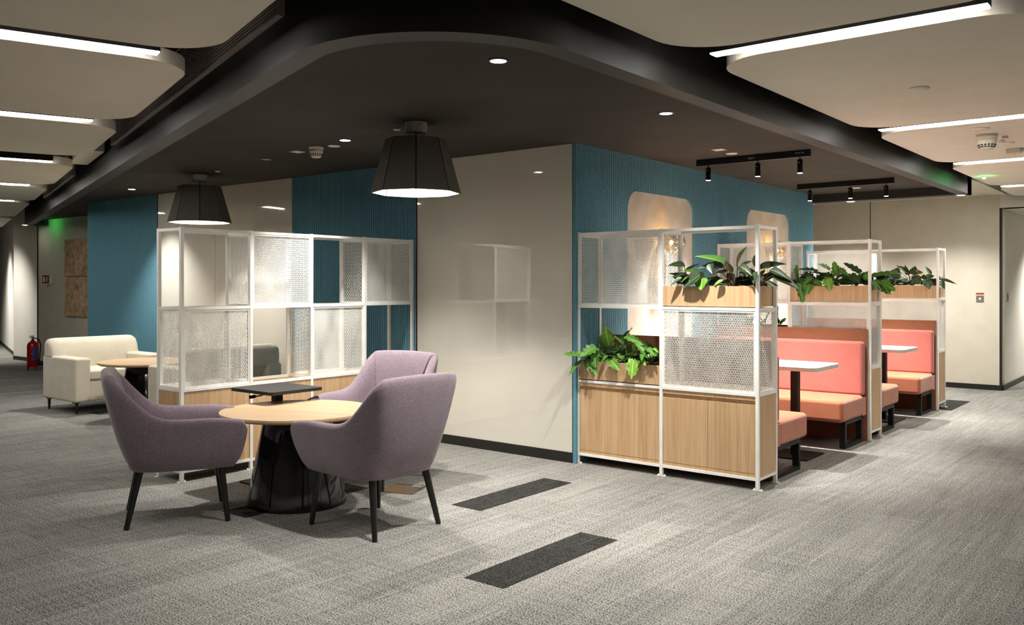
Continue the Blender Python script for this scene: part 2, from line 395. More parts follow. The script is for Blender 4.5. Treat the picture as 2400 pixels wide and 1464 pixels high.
# side wall with two arched alcoves
SX = -3.97
ws = struct(MB().box(-4.6, GY+.02, 0, -4.0, 10.96, PZ).build('wall_side', M['skirting']))
NICHE = ((6.52, 7.735), (8.965, 10.18)); NT = 2.235; NR = .16; NB = .0
def ntop(y):
    for a, b in NICHE:
        if a <= y <= b:
            e = min(y-a, b-y)
            return NT if e >= NR else NT-NR+math.sqrt(max(0, NR*NR-(NR-e)**2))
    return None
m = MB(); y0 = 5.735; n = int(round((10.955-y0)/.0292)); p = (10.955-y0)/n
def vq(y0, y1, za0, za1, x0, x1, z1):
    b = len(m.v); m.v += [(x0,y0,za0),(x1,y0,za0),(x1,y1,za1),(x0,y1,za1),(x0,y0,z1),(x1,y0,z1),(x1,y1,z1),(x0,y1,z1)]
    m.f += [tuple(b+i for i in q) for q in ((3,2,1,0),(4,5,6,7),(0,1,5,4),(1,2,6,5),(2,3,7,6),(3,0,4,7))]
for i in range(n):
    ya = y0+i*p
    for (a, b, xf) in ((ya, ya+p-.005, SX), (ya+p-.005, ya+p, SX-.011)):
        cuts = sorted([a, b]+[c for nn in NICHE for c in nn if a < c < b]+([a+(b-a)/2] if b-a > .01 else []))
        for c, d in zip(cuts, cuts[1:]):
            mid = (c+d)/2
            if ntop(mid) is None: vq(c, d, 0, 0, SX-.03, xf, CZ)
            else: vq(c, d, ntop(c+1e-6) or NT-NR, ntop(d-1e-6) or NT-NR, SX-.03, xf, CZ)
m.build('acoustic_panel', M['teal'], ws)
for a, b in NICHE:
    MB().box(SX-.029, a-.03, 0, SX-.018, b+.03, NT+.02).build('alcove_panel', M['alcove'], ws)

# ---- far wall beyond the booths
BY = 13.24
wb = struct(MB().box(-2.62, BY, 0, -2.285, BY+.2, PZ).build('wall_back', M['paint']))
for a, b in ((-8.0, -3.968), (-3.956, -2.64)):
    MB().box(a, BY-.006, .0, b, BY+.15, PZ).build('wall_panel', M['paint'], wb)
MB().box(-2.64, BY-.006, 0, -2.285, BY+.0, PZ).build('wall_panel', M['paint'], wb)
MB().box(-3.966, BY-.004, 0, -3.958, BY+.1, PZ).build('joint', M['skirting'], wb)
struct(MB().box(-8, BY-.02, 0, -2.285, BY-.006, .07).build('baseboard_back', M['skirting']))
struct(MB().box(-2.285, BY-.006, 2.44, 3.4, BY+.2, PZ).build('wall_back', M['white_paint']), 'lintel over the opening on the right')
struct(MB().box(-2.290, BY-.012, 0, -2.262, BY+.02, 2.44).build('trim_5', M['skirting']), 'black edge strip of the opening')
struct(MB().box(-2.62, BY+.2, 0, -2.262, 17.9, 2.6).build('wall_opening', M['white_paint']))
struct(MB().box(-2.262, BY+.02, 0, -2.245, 17.5, .07).build('baseboard_opening', M['skirting']))
struct(MB().box(-2.262, BY+.0, 2.44, 3.4, 17.9, 2.5).build('ceiling', M['white_paint']))
struct(MB().box(-4, 17.5, 0, 3.4, 17.6, 2.6).build('wall_end', M['white_paint']))
struct(MB().box(-6.0, FY, 2.62, -2.21, BY, 2.70).build('ceiling', M['raft']), 'pale ceiling beyond the canopy')
struct(MB().box(-8, 11.0, 0, -7.9, BY, PZ).build('wall_recess', M['paint']))

# ---- far left walls
LY = 6.81
wl = struct(MB().box(-16.2, LY, 0, -12.0, LY+.15, PZ).build('wall_left', M['paint']))
struct(MB().box(-16.24, LY-.006, 0, -16.2, LY+.15, 2.6).build('trim_6', M['skirting']), 'dark edge of the beige wall')
struct(MB().box(-16.2, LY-.012, 0, -12.13, LY, .08).build('baseboard_left', M['skirting']))
struct(MB().box(-12.13, GY+.02, 0, -12.0, LY, PZ).build('wall_return', M['paint']))
cx, cy, r = -17.75, 7.25, .22
arc = [(cx+r*math.sin(math.radians(a)), cy-r*math.cos(math.radians(a))) for a in range(0, -70, -6)]
lastd = Vector((UX, UY)); e = Vector(arc[-1])+lastd*6
pts = [(-16.24, 7.03)]+arc+[(e.x, e.y), (e.x, e.y+1), (-16.24, 9)]
struct(MB().prism(pts, 0, PZ).build('wall_corner', M['white_paint'], auto=True), 'white wall with a rounded corner')
pb = [(x, y-.01) for x, y in [(-16.24, 7.03)]+arc+[(e.x, e.y)]]
struct(MB().prism(pb+[(e.x, e.y+.3), (-16.24, 7.3)], 0, .07).build('baseboard_corner', M['skirting']))
struct(MB().box(-28, -5, 0, -27.9, 14, PZ).build('wall_end', M['paint']))

# ================================================================ white ceiling rafts and linear lights
raft_r = MB().prism(rrect(0, 0, 1, 1, .1), 0, 1)
def raft(pts, label):
    o = MB().prism(pts, RZ, RZ+.075).build('ceiling_raft', M['raft'], auto=True)
    tag(o, label, 'ceiling panel', 'white suspended ceiling rafts'); return o
def lraft(u0, u1, v0=-1.16, v1=.42):
    return [uv(u, v) for u, v in rrect(u0, v0, u1, v1, .3)]
R_LAB = ['large white ceiling raft at the top edge above the dark canopy, right side', 'white ceiling raft between the two nearest linear lights on the right',
 'white ceiling raft on the right carrying the smoke detector', 'white ceiling raft on the right above the green indicator light', 'small far white ceiling raft before the far wall on the right']
ry = [(2.15, 3.955), (4.19, 6.76), (6.96, 9.12), (9.33, 11.6), (11.8, 13.1)]
for (a, b), l in zip(ry, R_LAB): raft(rrect(-2.075, a, -.55, b, .3), l)
L_LAB = ['large white ceiling raft in the upper left corner of the view', 'second white ceiling raft on the left, below the brightest left light', 'third white ceiling raft from the camera on the left',
 'fourth white ceiling raft from the camera on the left', 'fifth white ceiling raft from the camera on the left', 'sixth white ceiling raft from the camera on the left', 'farthest white ceiling raft on the left, by the rounded wall']
lu = [(2.95, 4.50), (4.76, 6.70), (6.93, 8.76), (9.37, 11.5), (11.76, 13.83), (14.07, 17.2), (17.45, 20.5)]
for (a, b), l in zip(lu, L_LAB): raft(lraft(a, b), l)
# more of the same field outside the frame
for i, (a, b) in enumerate(ry[:4]):
    raft(rrect(-.25, a, 1.3, b, .3), 'white ceiling raft outside the view on the right')
for i, (a, b) in enumerate(((-.3, 1.9), (-2.8, -.5))):
    raft(rrect(-2.07, a, -.55, b, .3), 'white ceiling raft behind the camera'); raft(rrect(-.25, a, 1.3, b, .3), 'white ceiling raft behind the camera')
for i, (a, b) in enumerate(lu[1:6]):
    raft(lraft(a, b, .7, 2.25), 'white ceiling raft outside the view on the left')
def linear(p0, p1, label, body=.05, z=RZ+.003, w=.07):
    a, b = Vector(p0), Vector(p1); L = (b-a).length; ang = math.atan2(b.y-a.y, b.x-a.x)
    t = thing('linear_light', label, 'ceiling light', (a.x, a.y, z), ang, 'linear ceiling lights')
    MB().box(0, -w/2-.004, .004, L, w/2+.004, .004+body).build('housing', M['black_metal'], t)
    MB().box(.004, -w/2, -.002, L-.004, w/2, .006).build('diffuser', M['strip'], t)
    for s in (.15, L-.15): MB().tube([(s, 0, .004+body), (s, 0, PZ-z)], .003, 6).build('hanger', M['black_metal'], t)
    return t
linear((-1.99, 4.08), (-.742, 4.075), 'longest and nearest linear ceiling light at the upper right')
linear((-1.99, 6.865), (-.72, 6.865), 'second linear ceiling light on the right, above the smoke detector')
linear((-1.985, 9.22), (-.72, 9.22), 'third linear ceiling light on the right, right edge of the view')
linear((-2.01, 11.70), (-.72, 11.70), 'farthest linear ceiling light on the right', body=.1)
for u, l, bd in ((4.64, 'brightest and nearest linear ceiling light at the upper left', .05), (6.815, 'second linear ceiling light from the camera on the left', .09), (9.30, 'third linear ceiling light on the left, with a deep black housing', .13),
              (11.63, 'fourth linear ceiling light from the camera on the left', .05), (13.95, 'fifth, small and far linear ceiling light on the left', .05)):
    linear(uv(u, -.945), uv(u, .35), l, body=bd)
for y in (4.08, 6.865, 9.22):  # added strips, never seen, that light the floor on the right
    linear((-.2, y), (1.25, y), 'added linear fill light, unseen, outside the view on the right')
linear((-2.0, -.4), (-.6, -.4), 'added linear fill light, unseen, behind the camera')  # added unseen strip, fill from behind the camera
for u in (6.815, 11.63):  # added unseen strips, fill for the left side
    linear(uv(u, .75), uv(u, 2.2), 'added linear fill light, unseen, outside the view on the left')

# ---- linear bar grilles on the canopy rim
def grille(u0, u1, label):
    t = thing('air_grille', label, 'air vent', (*uv(u0, VL), 0), UA, 'black bar grilles on the canopy rim')
    L = u1-u0; b = MB()
    for k in range(14): b.box(0, .004, 2.662+k*.018, L, .022, 2.668+k*.018)
    b.build('grille_bars', M['vent'], t)['kind'] = 'stuff'
    m = MB().box(-.01, .0, 2.645, L+.01, .03, 2.655)
    m.box(-.012, 0, 2.645, 0, .03, 2.93); m.box(L, 0, 2.645, L+.012, .03, 2.93); m.box(-.01, 0, 2.92, L+.01, .03, 2.93); m.build('grille_frame', M['vent'], t)
    b = MB(); n = int(L/.26)
    for k in range(1, n): b.box(k*L/n-.002, .003, 2.655, k*L/n+.002, .018, 2.92)
    b.build('divider_bars', M['vent'], t)['kind'] = 'stuff'
grille(3.92, 8.40, 'long black bar air grille above the rim at upper left')
grille(10.96, 14.08, 'farther short black bar air grille on the rim at left')
t = MB().box(0, 0, 0, 1.05, .17, .13).build('air_duct', M['raft'], loc=(*uv(8.72, -1.31), 2.625), rz=UA, bevel=.006)
tag(t, 'pale boxed duct stub between the rim and the third raft on the left', 'duct')

# ================================================================ ceiling fittings
def downlight(x, y, z, label, r=.045, on=True, power=DOWN, size=95, light=True, target=None):
    t = thing('downlight', label, 'ceiling light', (x, y, z), 0, 'recessed downlights')
    prof = [(r, .0), (r+.012, 0), (r+.012, -.004), (r, -.004), (r-.006, .0), (r-.006, .002)]
    MB().lathe([(r-.006, .0), (r-.004, -.004), (r+.012, -.003), (r+.014, 0)], 28).build('trim_ring', M['blackpaint'] if r > .03 and z > 2.5 else M['white_metal'], t, smooth=True)
    MB().lathe([(r-.002, -.0035), (.001, -.0055)], 28).build('lens', M['lens'] if on else M['plastic'], t, smooth=True)
    if light and on: spot((0, 0, -.02), power, size, .8, NEUT, parent=t, rad=.035, target=target)
    return t
DL = [(-2.813, 3.382, 'largest recessed downlight in the dark canopy, left of the curved rim'), (-2.821, 5.108, 'recessed downlight in the dark canopy right of centre'),
      (-5.288, 4.497, 'recessed downlight between the two shaded pendant lamps'), (-9.97, 5.241, 'far small recessed downlight above the slatted teal panel at left')]
for x, y, l in DL: downlight(x, y, CZ, l, power=55 if x < -9 else DOWN)
downlight(-6.65, 4.744, CZ, 'unlit dark recessed downlight left of the smoke detector', on=False)
downlight(-3.538, 11.03, BZ, 'downlight under the far canopy rim behind the second track', power=40)
downlight(-2.30, 11.03, BZ, 'downlight in the far right corner of the canopy rim', power=40)
downlight(-15.99, 6.5, BZ, 'small downlight at the far left end of the canopy rim', light=False)
for x, y in ((-6.6, 3.9), (-8.0, 4.15), (-11.2, 5.0), (-4.0, 2.95)):
    pass

def detector(x, y, z, label, s=1.):
    t = thing('smoke_detector', label, 'smoke detector', (x, y, z), 0, 'smoke detectors')
    t.scale = (s, s, s*1.35)
    MB().lathe([(.055, 0), (.055, -.012), (.05, -.02)], 28).build('base', M['plastic'], t, smooth=True)
    MB().lathe([(.052, -.018), (.05, -.034), (.038, -.056), (.034, -.058)], 28).build('head', M['plastic'], t, smooth=True)
    m = MB()
    for k in range(16):
        a = 2*PI*k/16
        for zz, rr in ((-.044, .0455), (-.052, .0405)):
            p = Vector((math.cos(a)*rr, math.sin(a)*rr, zz)); d = Vector((-math.sin(a), math.cos(a), 0))*.005
            m.tube([p-d, p+d], .003, 5)
    m.build('vent_slots', M['dark_slot'], t)['kind'] = 'stuff'
    MB().lathe([(.034, -.058), (.03, -.062), (.001, -.063)], 20).build('cap', M['plastic'], t, smooth=True)
detector(-5.717, 4.558, CZ, 'white smoke detector on the dark canopy ceiling', 1.1)
detector(-1.395, 7.56, RZ, 'white smoke detector under the third right raft', 1.35)
def disc(x, y, z, r, label, mat='plastic', name='ceiling_disc', h=.006):
    o = MB().lathe([(r, 0), (r, -h*.5), (r*.9, -h), (.001, -h*1.1)], 32).build(name, M[mat], loc=(x, y, z), smooth=True)
    return tag(o, label, 'ceiling fitting')
disc(-5.58, 4.63, CZ, .052, 'white round plate beside the smoke detector on the dark ceiling')
disc(-4.607, 4.398, CZ, .026, 'small white sprinkler cap left of the near pendant lamp', h=.012)
disc(-7.699, 4.925, CZ, .026, 'small white sprinkler cap right of the far pendant lamp', h=.012)
disc(-3.25, 7.03, CZ, .05, 'white round plate above the nearer spotlight track')
disc(-3.285, 10.45, CZ, .05, 'white round plate behind the farther spotlight track')
disc(-1.369, 5.504, RZ, .055, 'white round cover plate in the middle of the second right raft', 'raft', h=.01)
disc(-1.37, 7.22, RZ, .06, 'white round plate in front of the smoke detector on the right raft', 'raft', h=.01)
disc(-1.353, 8.09, RZ, .06, 'flat round plate behind the smoke detector on the right raft', 'raft', h=.008)
disc(-1.356, 7.92, RZ, .025, 'tiny sprinkler cap behind the smoke detector on the right raft', h=.014)
disc(-3.095, 12.07, 2.62, .03, 'faint white sprinkler cap on the ceiling beyond the canopy', h=.06)
def plate(x, y, z, s, rz, label, h=.005):
    t = thing('ceiling_plate', label, 'ceiling fitting', (x, y, z), rz)
    MB().box(-s, -s, -h, s, s, 0).build('frame', M['plastic'], t, bevel=.002)
    MB().box(-s*.62, -s*.62, -h-.002, s*.62, s*.62, -h).build('insert', M['white_metal'], t)
plate(-6.061, 4.635, CZ, .05, 0, 'white square plate left of the smoke detector on the dark ceiling')
plate(-3.238, 6.758, CZ, .05, 0, 'white square plate above the nearer spotlight track')
plate(-1.30, 7.72, RZ, .022, .2, 'tiny white square sensor beside the smoke detector on the right raft', .02)
t = thing('wireless_sensor', 'white box sensor under the right raft near the picture edge', 'sensor', (-1.355, 8.5, RZ), 0)
MB().box(-.06, -.045, -.04, .05, .045, 0).build('body', M['plastic'], t, bevel=.006)
MB().box(.05, -.03, -.03, .07, .03, -.005).build('clip', M['plastic'], t)
MB().lathe([(.01, -.04), (.006, -.048), (.001, -.05)], 16).build('button', M['plastic'], t)
t = thing('indicator_lamp', 'glowing green indicator light under the far right raft', 'indicator light', (-1.95, 10.42, RZ), 0)
MB().lathe([(.025, 0), (.022, -.01), (.016, -.012)], 16).build('base', M['plastic'], t)
MB().lathe([(.016, -.011), (.013, -.024), (.001, -.030)], 16).build('led', M['green_led'], t, smooth=True)
# glow of the exit sign behind the canopy rim, far left
t = thing('exit_sign', 'green lit exit sign box behind the canopy rim at far left', 'sign', (-15.55, 6.52, 2.44), 0)
MB().box(-.17, -.02, -.0, .17, .02, .1).build('housing', M['blackpaint'], t)
MB().box(-.16, .02, .005, .16, .024, .06).build('lit_panel', emis('exit_green', (.1, 1, .2), 2.0), t)

# ---- pendants
def pendant(x, y, label, rz):
    t = thing('pendant_lamp', label, 'pendant lamp', (x, y, CZ), math.radians(rz), 'shaded pendant lamps')
    MB().lathe([(.077, 0), (.077, -.064), (.073, -.07)], 36).build('ceiling_mount', M['plastic'], t, auto=True)
    MB().tube([(0, 0, -.07), (0, 0, -.12)], .004, 8).build('cord', M['black_metal'], t)
    for sx, sy in ((.05, .03), (-.05, .03), (0, -.06)): MB().tube([(sx*.3, sy*.3, -.07), (sx*2.4, sy*2.4, -.114)], .0012, 5).build('wire', M['steel'], t)
    r0, r1, z0, z1 = .206, .309, -.118, -.488
    n = 8; g = .007
    for k in range(n):
        a0, a1 = 2*PI*k/n, 2*PI*(k+1)/n
        def P(r, a, z, off): return Vector((r*math.cos(a), r*math.sin(a), z))
        for (ri, ro, nm, mt) in ((-.000, .006, 'shade_panel', 'felt'), (-.0075, -.0005, 'shade_lining', 'felt_white')):
            m = MB(); A = []
            am = (a0+a1)/2; nrm = Vector((math.cos(am), math.sin(am), 0))
            tang = Vector((-math.sin(am), math.cos(am), 0))
            gg = g if nm == 'shade_panel' else .008
            for rr, zz in ((r0, z0), (r1, z1)):
                for a, sg in ((a0, 1), (a1, -1)):
                    p = Vector((rr*math.cos(a), rr*math.sin(a), zz))+tang*gg*sg*.5
                    A += [p+nrm*ri, p+nrm*ro]
            m.v = [tuple(p) for p in A]
            m.f = [(1, 3, 7, 5), (0, 4, 6, 2), (0, 1, 5, 4), (2, 6, 7, 3), (0, 2, 3, 1), (4, 5, 7, 6)]
            m.build(nm, M[mt], t)
        a = a0; p0 = Vector((r0*math.cos(a), r0*math.sin(a), z0)); p1 = Vector((r1*math.cos(a), r1*math.sin(a), z1))
        c = Vector((math.cos(a), math.sin(a), 0))*.016
        MB().tube([p0-c*.2, p1-c*.2], .0045, 6).build('seam_strip', M['skirting'], t)
        MB().tube([p0-c*1.5, p1-c*1.5], .008, 6).build('rib', M['white_metal'], t)
    MB().lathe([(.203, -.12), (.001, -.116)], 8).build('top_plate', M['felt'], t)
    l = bpy.data.lights.new('lamp', 'SPOT'); l.spot_size = math.radians(104); l.spot_blend = .35; l.energy = PEND; l.color = (1, .95, .88); l.shadow_soft_size = .05
    o = bpy.data.objects.new('lamp', l); C.objects.link(o); o.parent = t; o.location = (0, 0, -.2)
    l = bpy.data.lights.new('lamp', 'POINT'); l.energy = .5; l.color = (1, .96, .9); l.shadow_soft_size = .06
    o = bpy.data.objects.new('lamp', l); C.objects.link(o); o.parent = t; o.location = (0, 0, -.27)
    return t
pA = pendant(-4.345, 4.33, 'near grey felt pendant lamp with octagonal shade above the mauve chairs', 0)
a_ = math.radians(-24); text('CLX', .022, M['print_dark'], pA, (.0778*math.cos(a_), .0778*math.sin(a_), -.016), (PI/2, 0, a_+PI/2))
pendant(-8.143, 5.002, 'far grey felt pendant lamp above the cream sofas', 13.4)

# ---- tracks
def track(x0, y, xs, label, writing):
    t = thing('spotlight_track', label, 'track light', (x0, y, CZ), 0, 'black spotlight tracks')
    MB().box(0, -.018, -.058, 1.03, .018, 0).build('track_bar', M['black_metal'], t, bevel=.001)
    for x in xs:
        h = bpy.data.objects.new('spotlight', None)
        x -= x0
        b = MB().lathe([(.0225, -.19), (.0225, -.08), (.0215, -.078)], 24).build('spotlight', M['black_metal'], t, loc=(x, 0, 0), auto=True)
        MB().tube([(0, 0, -.058), (0, 0, -.08)], .005, 8).build('swivel', M['black_metal'], b)
        MB().lathe([(.0205, -.1905), (.019, -.1925), (.001, -.193)], 24).build('lens', M['lens'], b, smooth=True)
        MB().box(-.006, -.0235, -.108, .004, -.022, -.104).build('screw', M['white_metal'], b)
        spot((x, 0, -.2), TRACK, 84, .6, NEUT, parent=t, rad=.02, target=(x, 0, -2.5))
    if writing:
        text('wipro', .026, M['print_white'], t, (.52, -.0184, -.03), (PI/2, 0, 0))
        text('III ETA 5061', .016, M['vent'], t, (.95, -.0184, -.026), (PI/2, 0, 0))
    return t
track(-3.672, 7.22, (-3.562, -3.098, -2.728), 'nearer black track with three spotlights over the booths', True)
track(-3.69, 9.69, (-3.55, -3.109, -2.738), 'farther black track with three spotlights over the booths', False)
# ================================================================ expanded-metal screens
PW = .024
def expanded(w, h, px=.0135, pz=.0325, sw=.0024, dp=.0016):
    m = MB(); n = max(2, round(w/px)); px = w/n; k = max(2, round(h/(pz/2))); dz = h/k
    for j in range(n+1):
        for sg in (1, -1):
            if (j == 0 and sg == -1) or (j == n and sg == 1): continue
            b = len(m.v)
            for i in range(k+1):
                x = j*px + sg*(px/2 if i % 2 else .0)
                z = i*dz; t = dp*.45*(1 if i % 2 else -1)*sg
                m.v += [(x-sw/2, t-dp/2, z), (x+sw/2, t-dp/2, z), (x+sw/2, t+dp/2, z), (x-sw/2, t+dp/2, z)]
            for i in range(k):
                for q in range(4):
                    m.f.append((b+i*4+q, b+i*4+(q+1) % 4, b+i*4+4+(q+1) % 4, b+i*4+4+q))
    return m
_cache = {}
def screen(name_lab, loc, rz, nb, bw, D, up, lo, doors, closed_end='right'):
    """up / lo: which bays hold mesh boxes; parts share their meshes"""
    t = thing('screen_divider', name_lab, 'room divider', loc, rz, 'white metal mesh dividers with oak cabinets')
    H = 1.832; LV = (.065, .645, 1.235, H-PW)
    def piece(key, fn, nm, mat, par, l, **k):
        kk = (key, nm)
        if kk not in _cache: _cache[kk] = fn().mesh(nm, M[mat])
        return link(nm, _cache[kk], par, l, **k)
    for i in range(nb+1):
        x = i*bw
        for y in (0, D-PW):
            zb = 0
            p = piece(('post',), lambda: MB().box(0, 0, 0, PW, PW, H), 'post', 'white_metal', t, (x, y, 0))
            piece(('foot',), lambda: MB().box(-.022, -.0, 0, PW+.022, PW, .004).lathe([(.006, .004), (.006, .012), (.001, .013)], 8, (-.014, .015)).lathe([(.006, .004), (.006, .012), (.001, .013)], 8, (PW+.014, .015)),
                  'foot_plate', 'white_metal', p, (0, 0, 0))
    for i in range(nb):
        for z in LV:
            for y in (.001, D-PW+.001):
                piece(('rail', round(bw, 3)), lambda: MB().box(PW, 0, 0, bw, PW-.002, PW-.004), 'rail', 'white_metal', t, (i*bw, y, z))
    for i in range(nb+1):
        for z in LV:
            piece(('cross', round(D, 3)), lambda: MB().box(.001, PW, 0, PW-.001, D-PW, PW-.004), 'cross_rail', 'white_metal', t, (i*bw, 0, z))
    # shelf frame pieces holding the cells
    fw = .013
    def cell(w, h, px):
        key = (round(w, 3), round(h, 3), px)
        if ('m', key) not in _cache:
            _cache[('m', key)] = expanded(w-2*fw+.004, h-2*fw+.004, px).mesh('mesh_panel', M['mesh_white'])
            f = MB().box(0, -.008, 0, w, .008, fw); f.box(0, -.008, h-fw, w, .008, h); f.box(0, -.008, fw, fw, .008, h-fw); f.box(w-fw, -.008, fw, w, .008, h-fw)
            _cache[('f', key)] = f.mesh('panel_frame', M['white_metal'])
        return _cache[('m', key)], _cache[('f', key)]
    def panel(x, y, z, w, h, r, px):
        mm, ff = cell(w, h, px)
        fr = link('panel_frame', ff, t, (x, y, z), r)
        g = link('mesh_panel', mm, fr, (fw-.002, 0, fw-.002))
    for row, z0, z1 in ((lo, LV[1]+PW-.004, LV[2]), (up, LV[2]+PW-.004, LV[3])):
        h = z1-z0
        for i in range(nb):
            if not row[i]: continue
            panel(i*bw+PW, .012, z0, bw-PW, h, 0, .0128)
            panel(i*bw+PW, D-.012, z0, bw-PW, h, 0, .0128)
            for j in (i, i+1):
                panel(j*bw+PW/2, PW, z0, D-2*PW, h, PI/2, .028)
    # oak cabinets
    for i in range(nb):
        x0, x1 = i*bw+PW+.002, (i+1)*bw-.002; za, zb = LV[0]+PW-.004, LV[1]
        c = MB().box(x0, .022, za, x1, D-.008, zb-.001)
        if doors:
            c = MB().box(x0, .03, za, x1, D-.008, zb-.001); c.box(x0, .008, zb-.03, x1, .03, zb-.001); c.box(x0, .008, za, x1, .03, za+.022)
        o = c.build('cabinet_body', M['oak'], t)
        if doors:
            xm = (x0+x1)/2
            for a, b in ((x0+.002, xm-.0012), (xm+.0012, x1-.002)):
                MB().box(a, .010, za+.025, b, .0295, zb-.058).build('door', M['oak'], o, bevel=.0008)
            MB().box(x0, .026, zb-.056, x1, .0305, zb-.031).build('finger_pull', M['oak'], o)
        else:
            MB().box(x0, .006, za, x1, .021, zb-.004).build('back_panel', M['oak'], o)
    for i in (0, nb):
        sgn = 1 if i == nb else -1
        xs = i*bw+PW/2
        MB().box(xs-.009, PW+.001, LV[0]+PW-.004, xs+.009, D-PW-.001, LV[1]-.001).build('side_panel', M['oak'], t)
    return t
BWD = (1.52-PW)/2
SCR = (-3.985,)
for y, l in ((5.76, 'nearest white mesh divider of the booths, with two pairs of oak doors and two planters'), (8.25, 'middle white mesh divider between the first and second booth'), (10.72, 'farthest white mesh divider behind the last coral booth bench')):
    screen(l, (-3.985, y, 0), 0, 2, BWD, .33, (1, 0), (0, 1), True)
screen('white mesh divider with oak base standing at the glass wall behind the mauve chairs', (-5.785, 3.405, 0), PI/2, 4, .577, .33, (0, 1, 0, 1), (1, 0, 1, 0), False)

# ---- planter boxes
def planter(loc, w, d, h, label):
    t = thing('planter_box', label, 'planter', loc, 0, 'oak planter boxes on the dividers')
    th = .012; x0, x1 = 0, w
    MB().box(0, 0, 0, w, th, h).build('front_board', M['oak'], t, bevel=.001)
    MB().box(0, d-th, 0, w, d, h).build('back_board', M['oak'], t, bevel=.001)
    MB().box(0, th, 0, th, d-th, h).build('side_board', M['oak'], t); MB().box(w-th, th, 0, w, d-th, h).build('side_board', M['oak'], t)
    MB().box(th, th, 0, w-th, d-th, .01).build('bottom_board', M['oak'], t)
    s = MB(); n = 26; rows = []
    rnd = random.Random(3)
    for i in range(n+1):
        rows.append([(th+(w-2*th)*i/n, th+(d-2*th)*j/8, h-.022+rnd.uniform(-.006, .008)) for j in range(9)])
    s.grid(rows).build('soil', M['soil'], t, smooth=True)['kind'] = 'stuff'
    return t
XR = -3.985+BWD+PW+.002
for y, l in ((5.76, 'oak planter box high on the nearest divider'), (8.25, 'oak planter box high on the middle divider'), (10.72, 'oak planter box high on the farthest divider')):
    planter((XR, y+.009, 1.262), BWD-PW-.004+.0, .31, .145, l)
planter((-3.985+PW+.002, 5.76+.004, .672), BWD-PW-.004, .315, .145, 'oak planter box low on the left half of the nearest divider')
planter((-3.985+PW+.002, 8.25+.004, .672), BWD-PW-.004, .315, .145, 'oak planter box low on the middle divider, behind the mesh')

# ================================================================ plants
def leafmesh(kind, seed):
    rnd = random.Random(seed); NL, NW = 14, 6
    rows = []
    droop = rnd.uniform(.10, .26); fold = rnd.uniform(.10, .22); wv = rnd.uniform(0, 6)
    for i in range(NL+1):
        s = i/NL
        if kind == 0:
            w = (math.sin(PI*min(1, s**.64))**.85)*.52*(1-.22*s)
        elif kind == 1:
            w = (math.sin(PI*min(1, s**.62))**.75)*.5
            w *= (.80+.24*math.sin(s*2*PI*4.5+wv)) if .1 < s < .95 else 1
        else:
            w = math.sin(PI*min(1, s**.9))*.5
        w = max(w, .012)
        if s >= .999: w = .004
        if s <= .001: w = .05
        r = []
        for j in range(-NW//2, NW//2+1):
            q = j/(NW/2)
            x = q*w
            z = fold*abs(q)**1.3*w*1.1 - droop*s*s*.55 + (.018*math.sin(q*5+s*17+wv) if kind == 1 else .006*math.sin(s*9+wv))*abs(q)
            y = s - .04*abs(q)*(1-s)*2 - (.05*abs(q)*math.cos(s*2*PI*4.5+wv) if kind == 1 else 0)
            r.append((x, y, z))
        rows.append(r)
    return MB().grid(rows)
def ridge(seed, droop):
    return None
LM = {}
for kd in (0, 1):
    for mt in range(4):
        for sd in range(3):
            LM[(kd, mt, sd)] = leafmesh(kd, 10*kd+sd+1).mesh('leaf', M['leaf%d' % mt], True)
RIB = {}
def place_leaf(par, b, tpt, wid, kd, mt, rnd):
    b, tpt = Vector(b), Vector(tpt); d = tpt-b; L = d.length
    y = d.normalized()
    hint = (Vector((rnd.uniform(-.5, .5), -.62+rnd.uniform(-.3, .3), .75))).normalized()
    if abs(y.dot(hint)) > .93: hint = Vector((0, -1, .1))
    x = y.cross(hint).normalized(); z = x.cross(y).normalized()
    me = LM[(kd, mt, rnd.randrange(3))]
    o = link('leaf', me, par)
    wd = max(wid*1.5, L*.22)
    mtx = Matrix((x*wd, y*L*1.02, z*L*.9)).transposed().to_4x4(); mtx.translation = b-par.location
    o.matrix_local = mtx
    return o
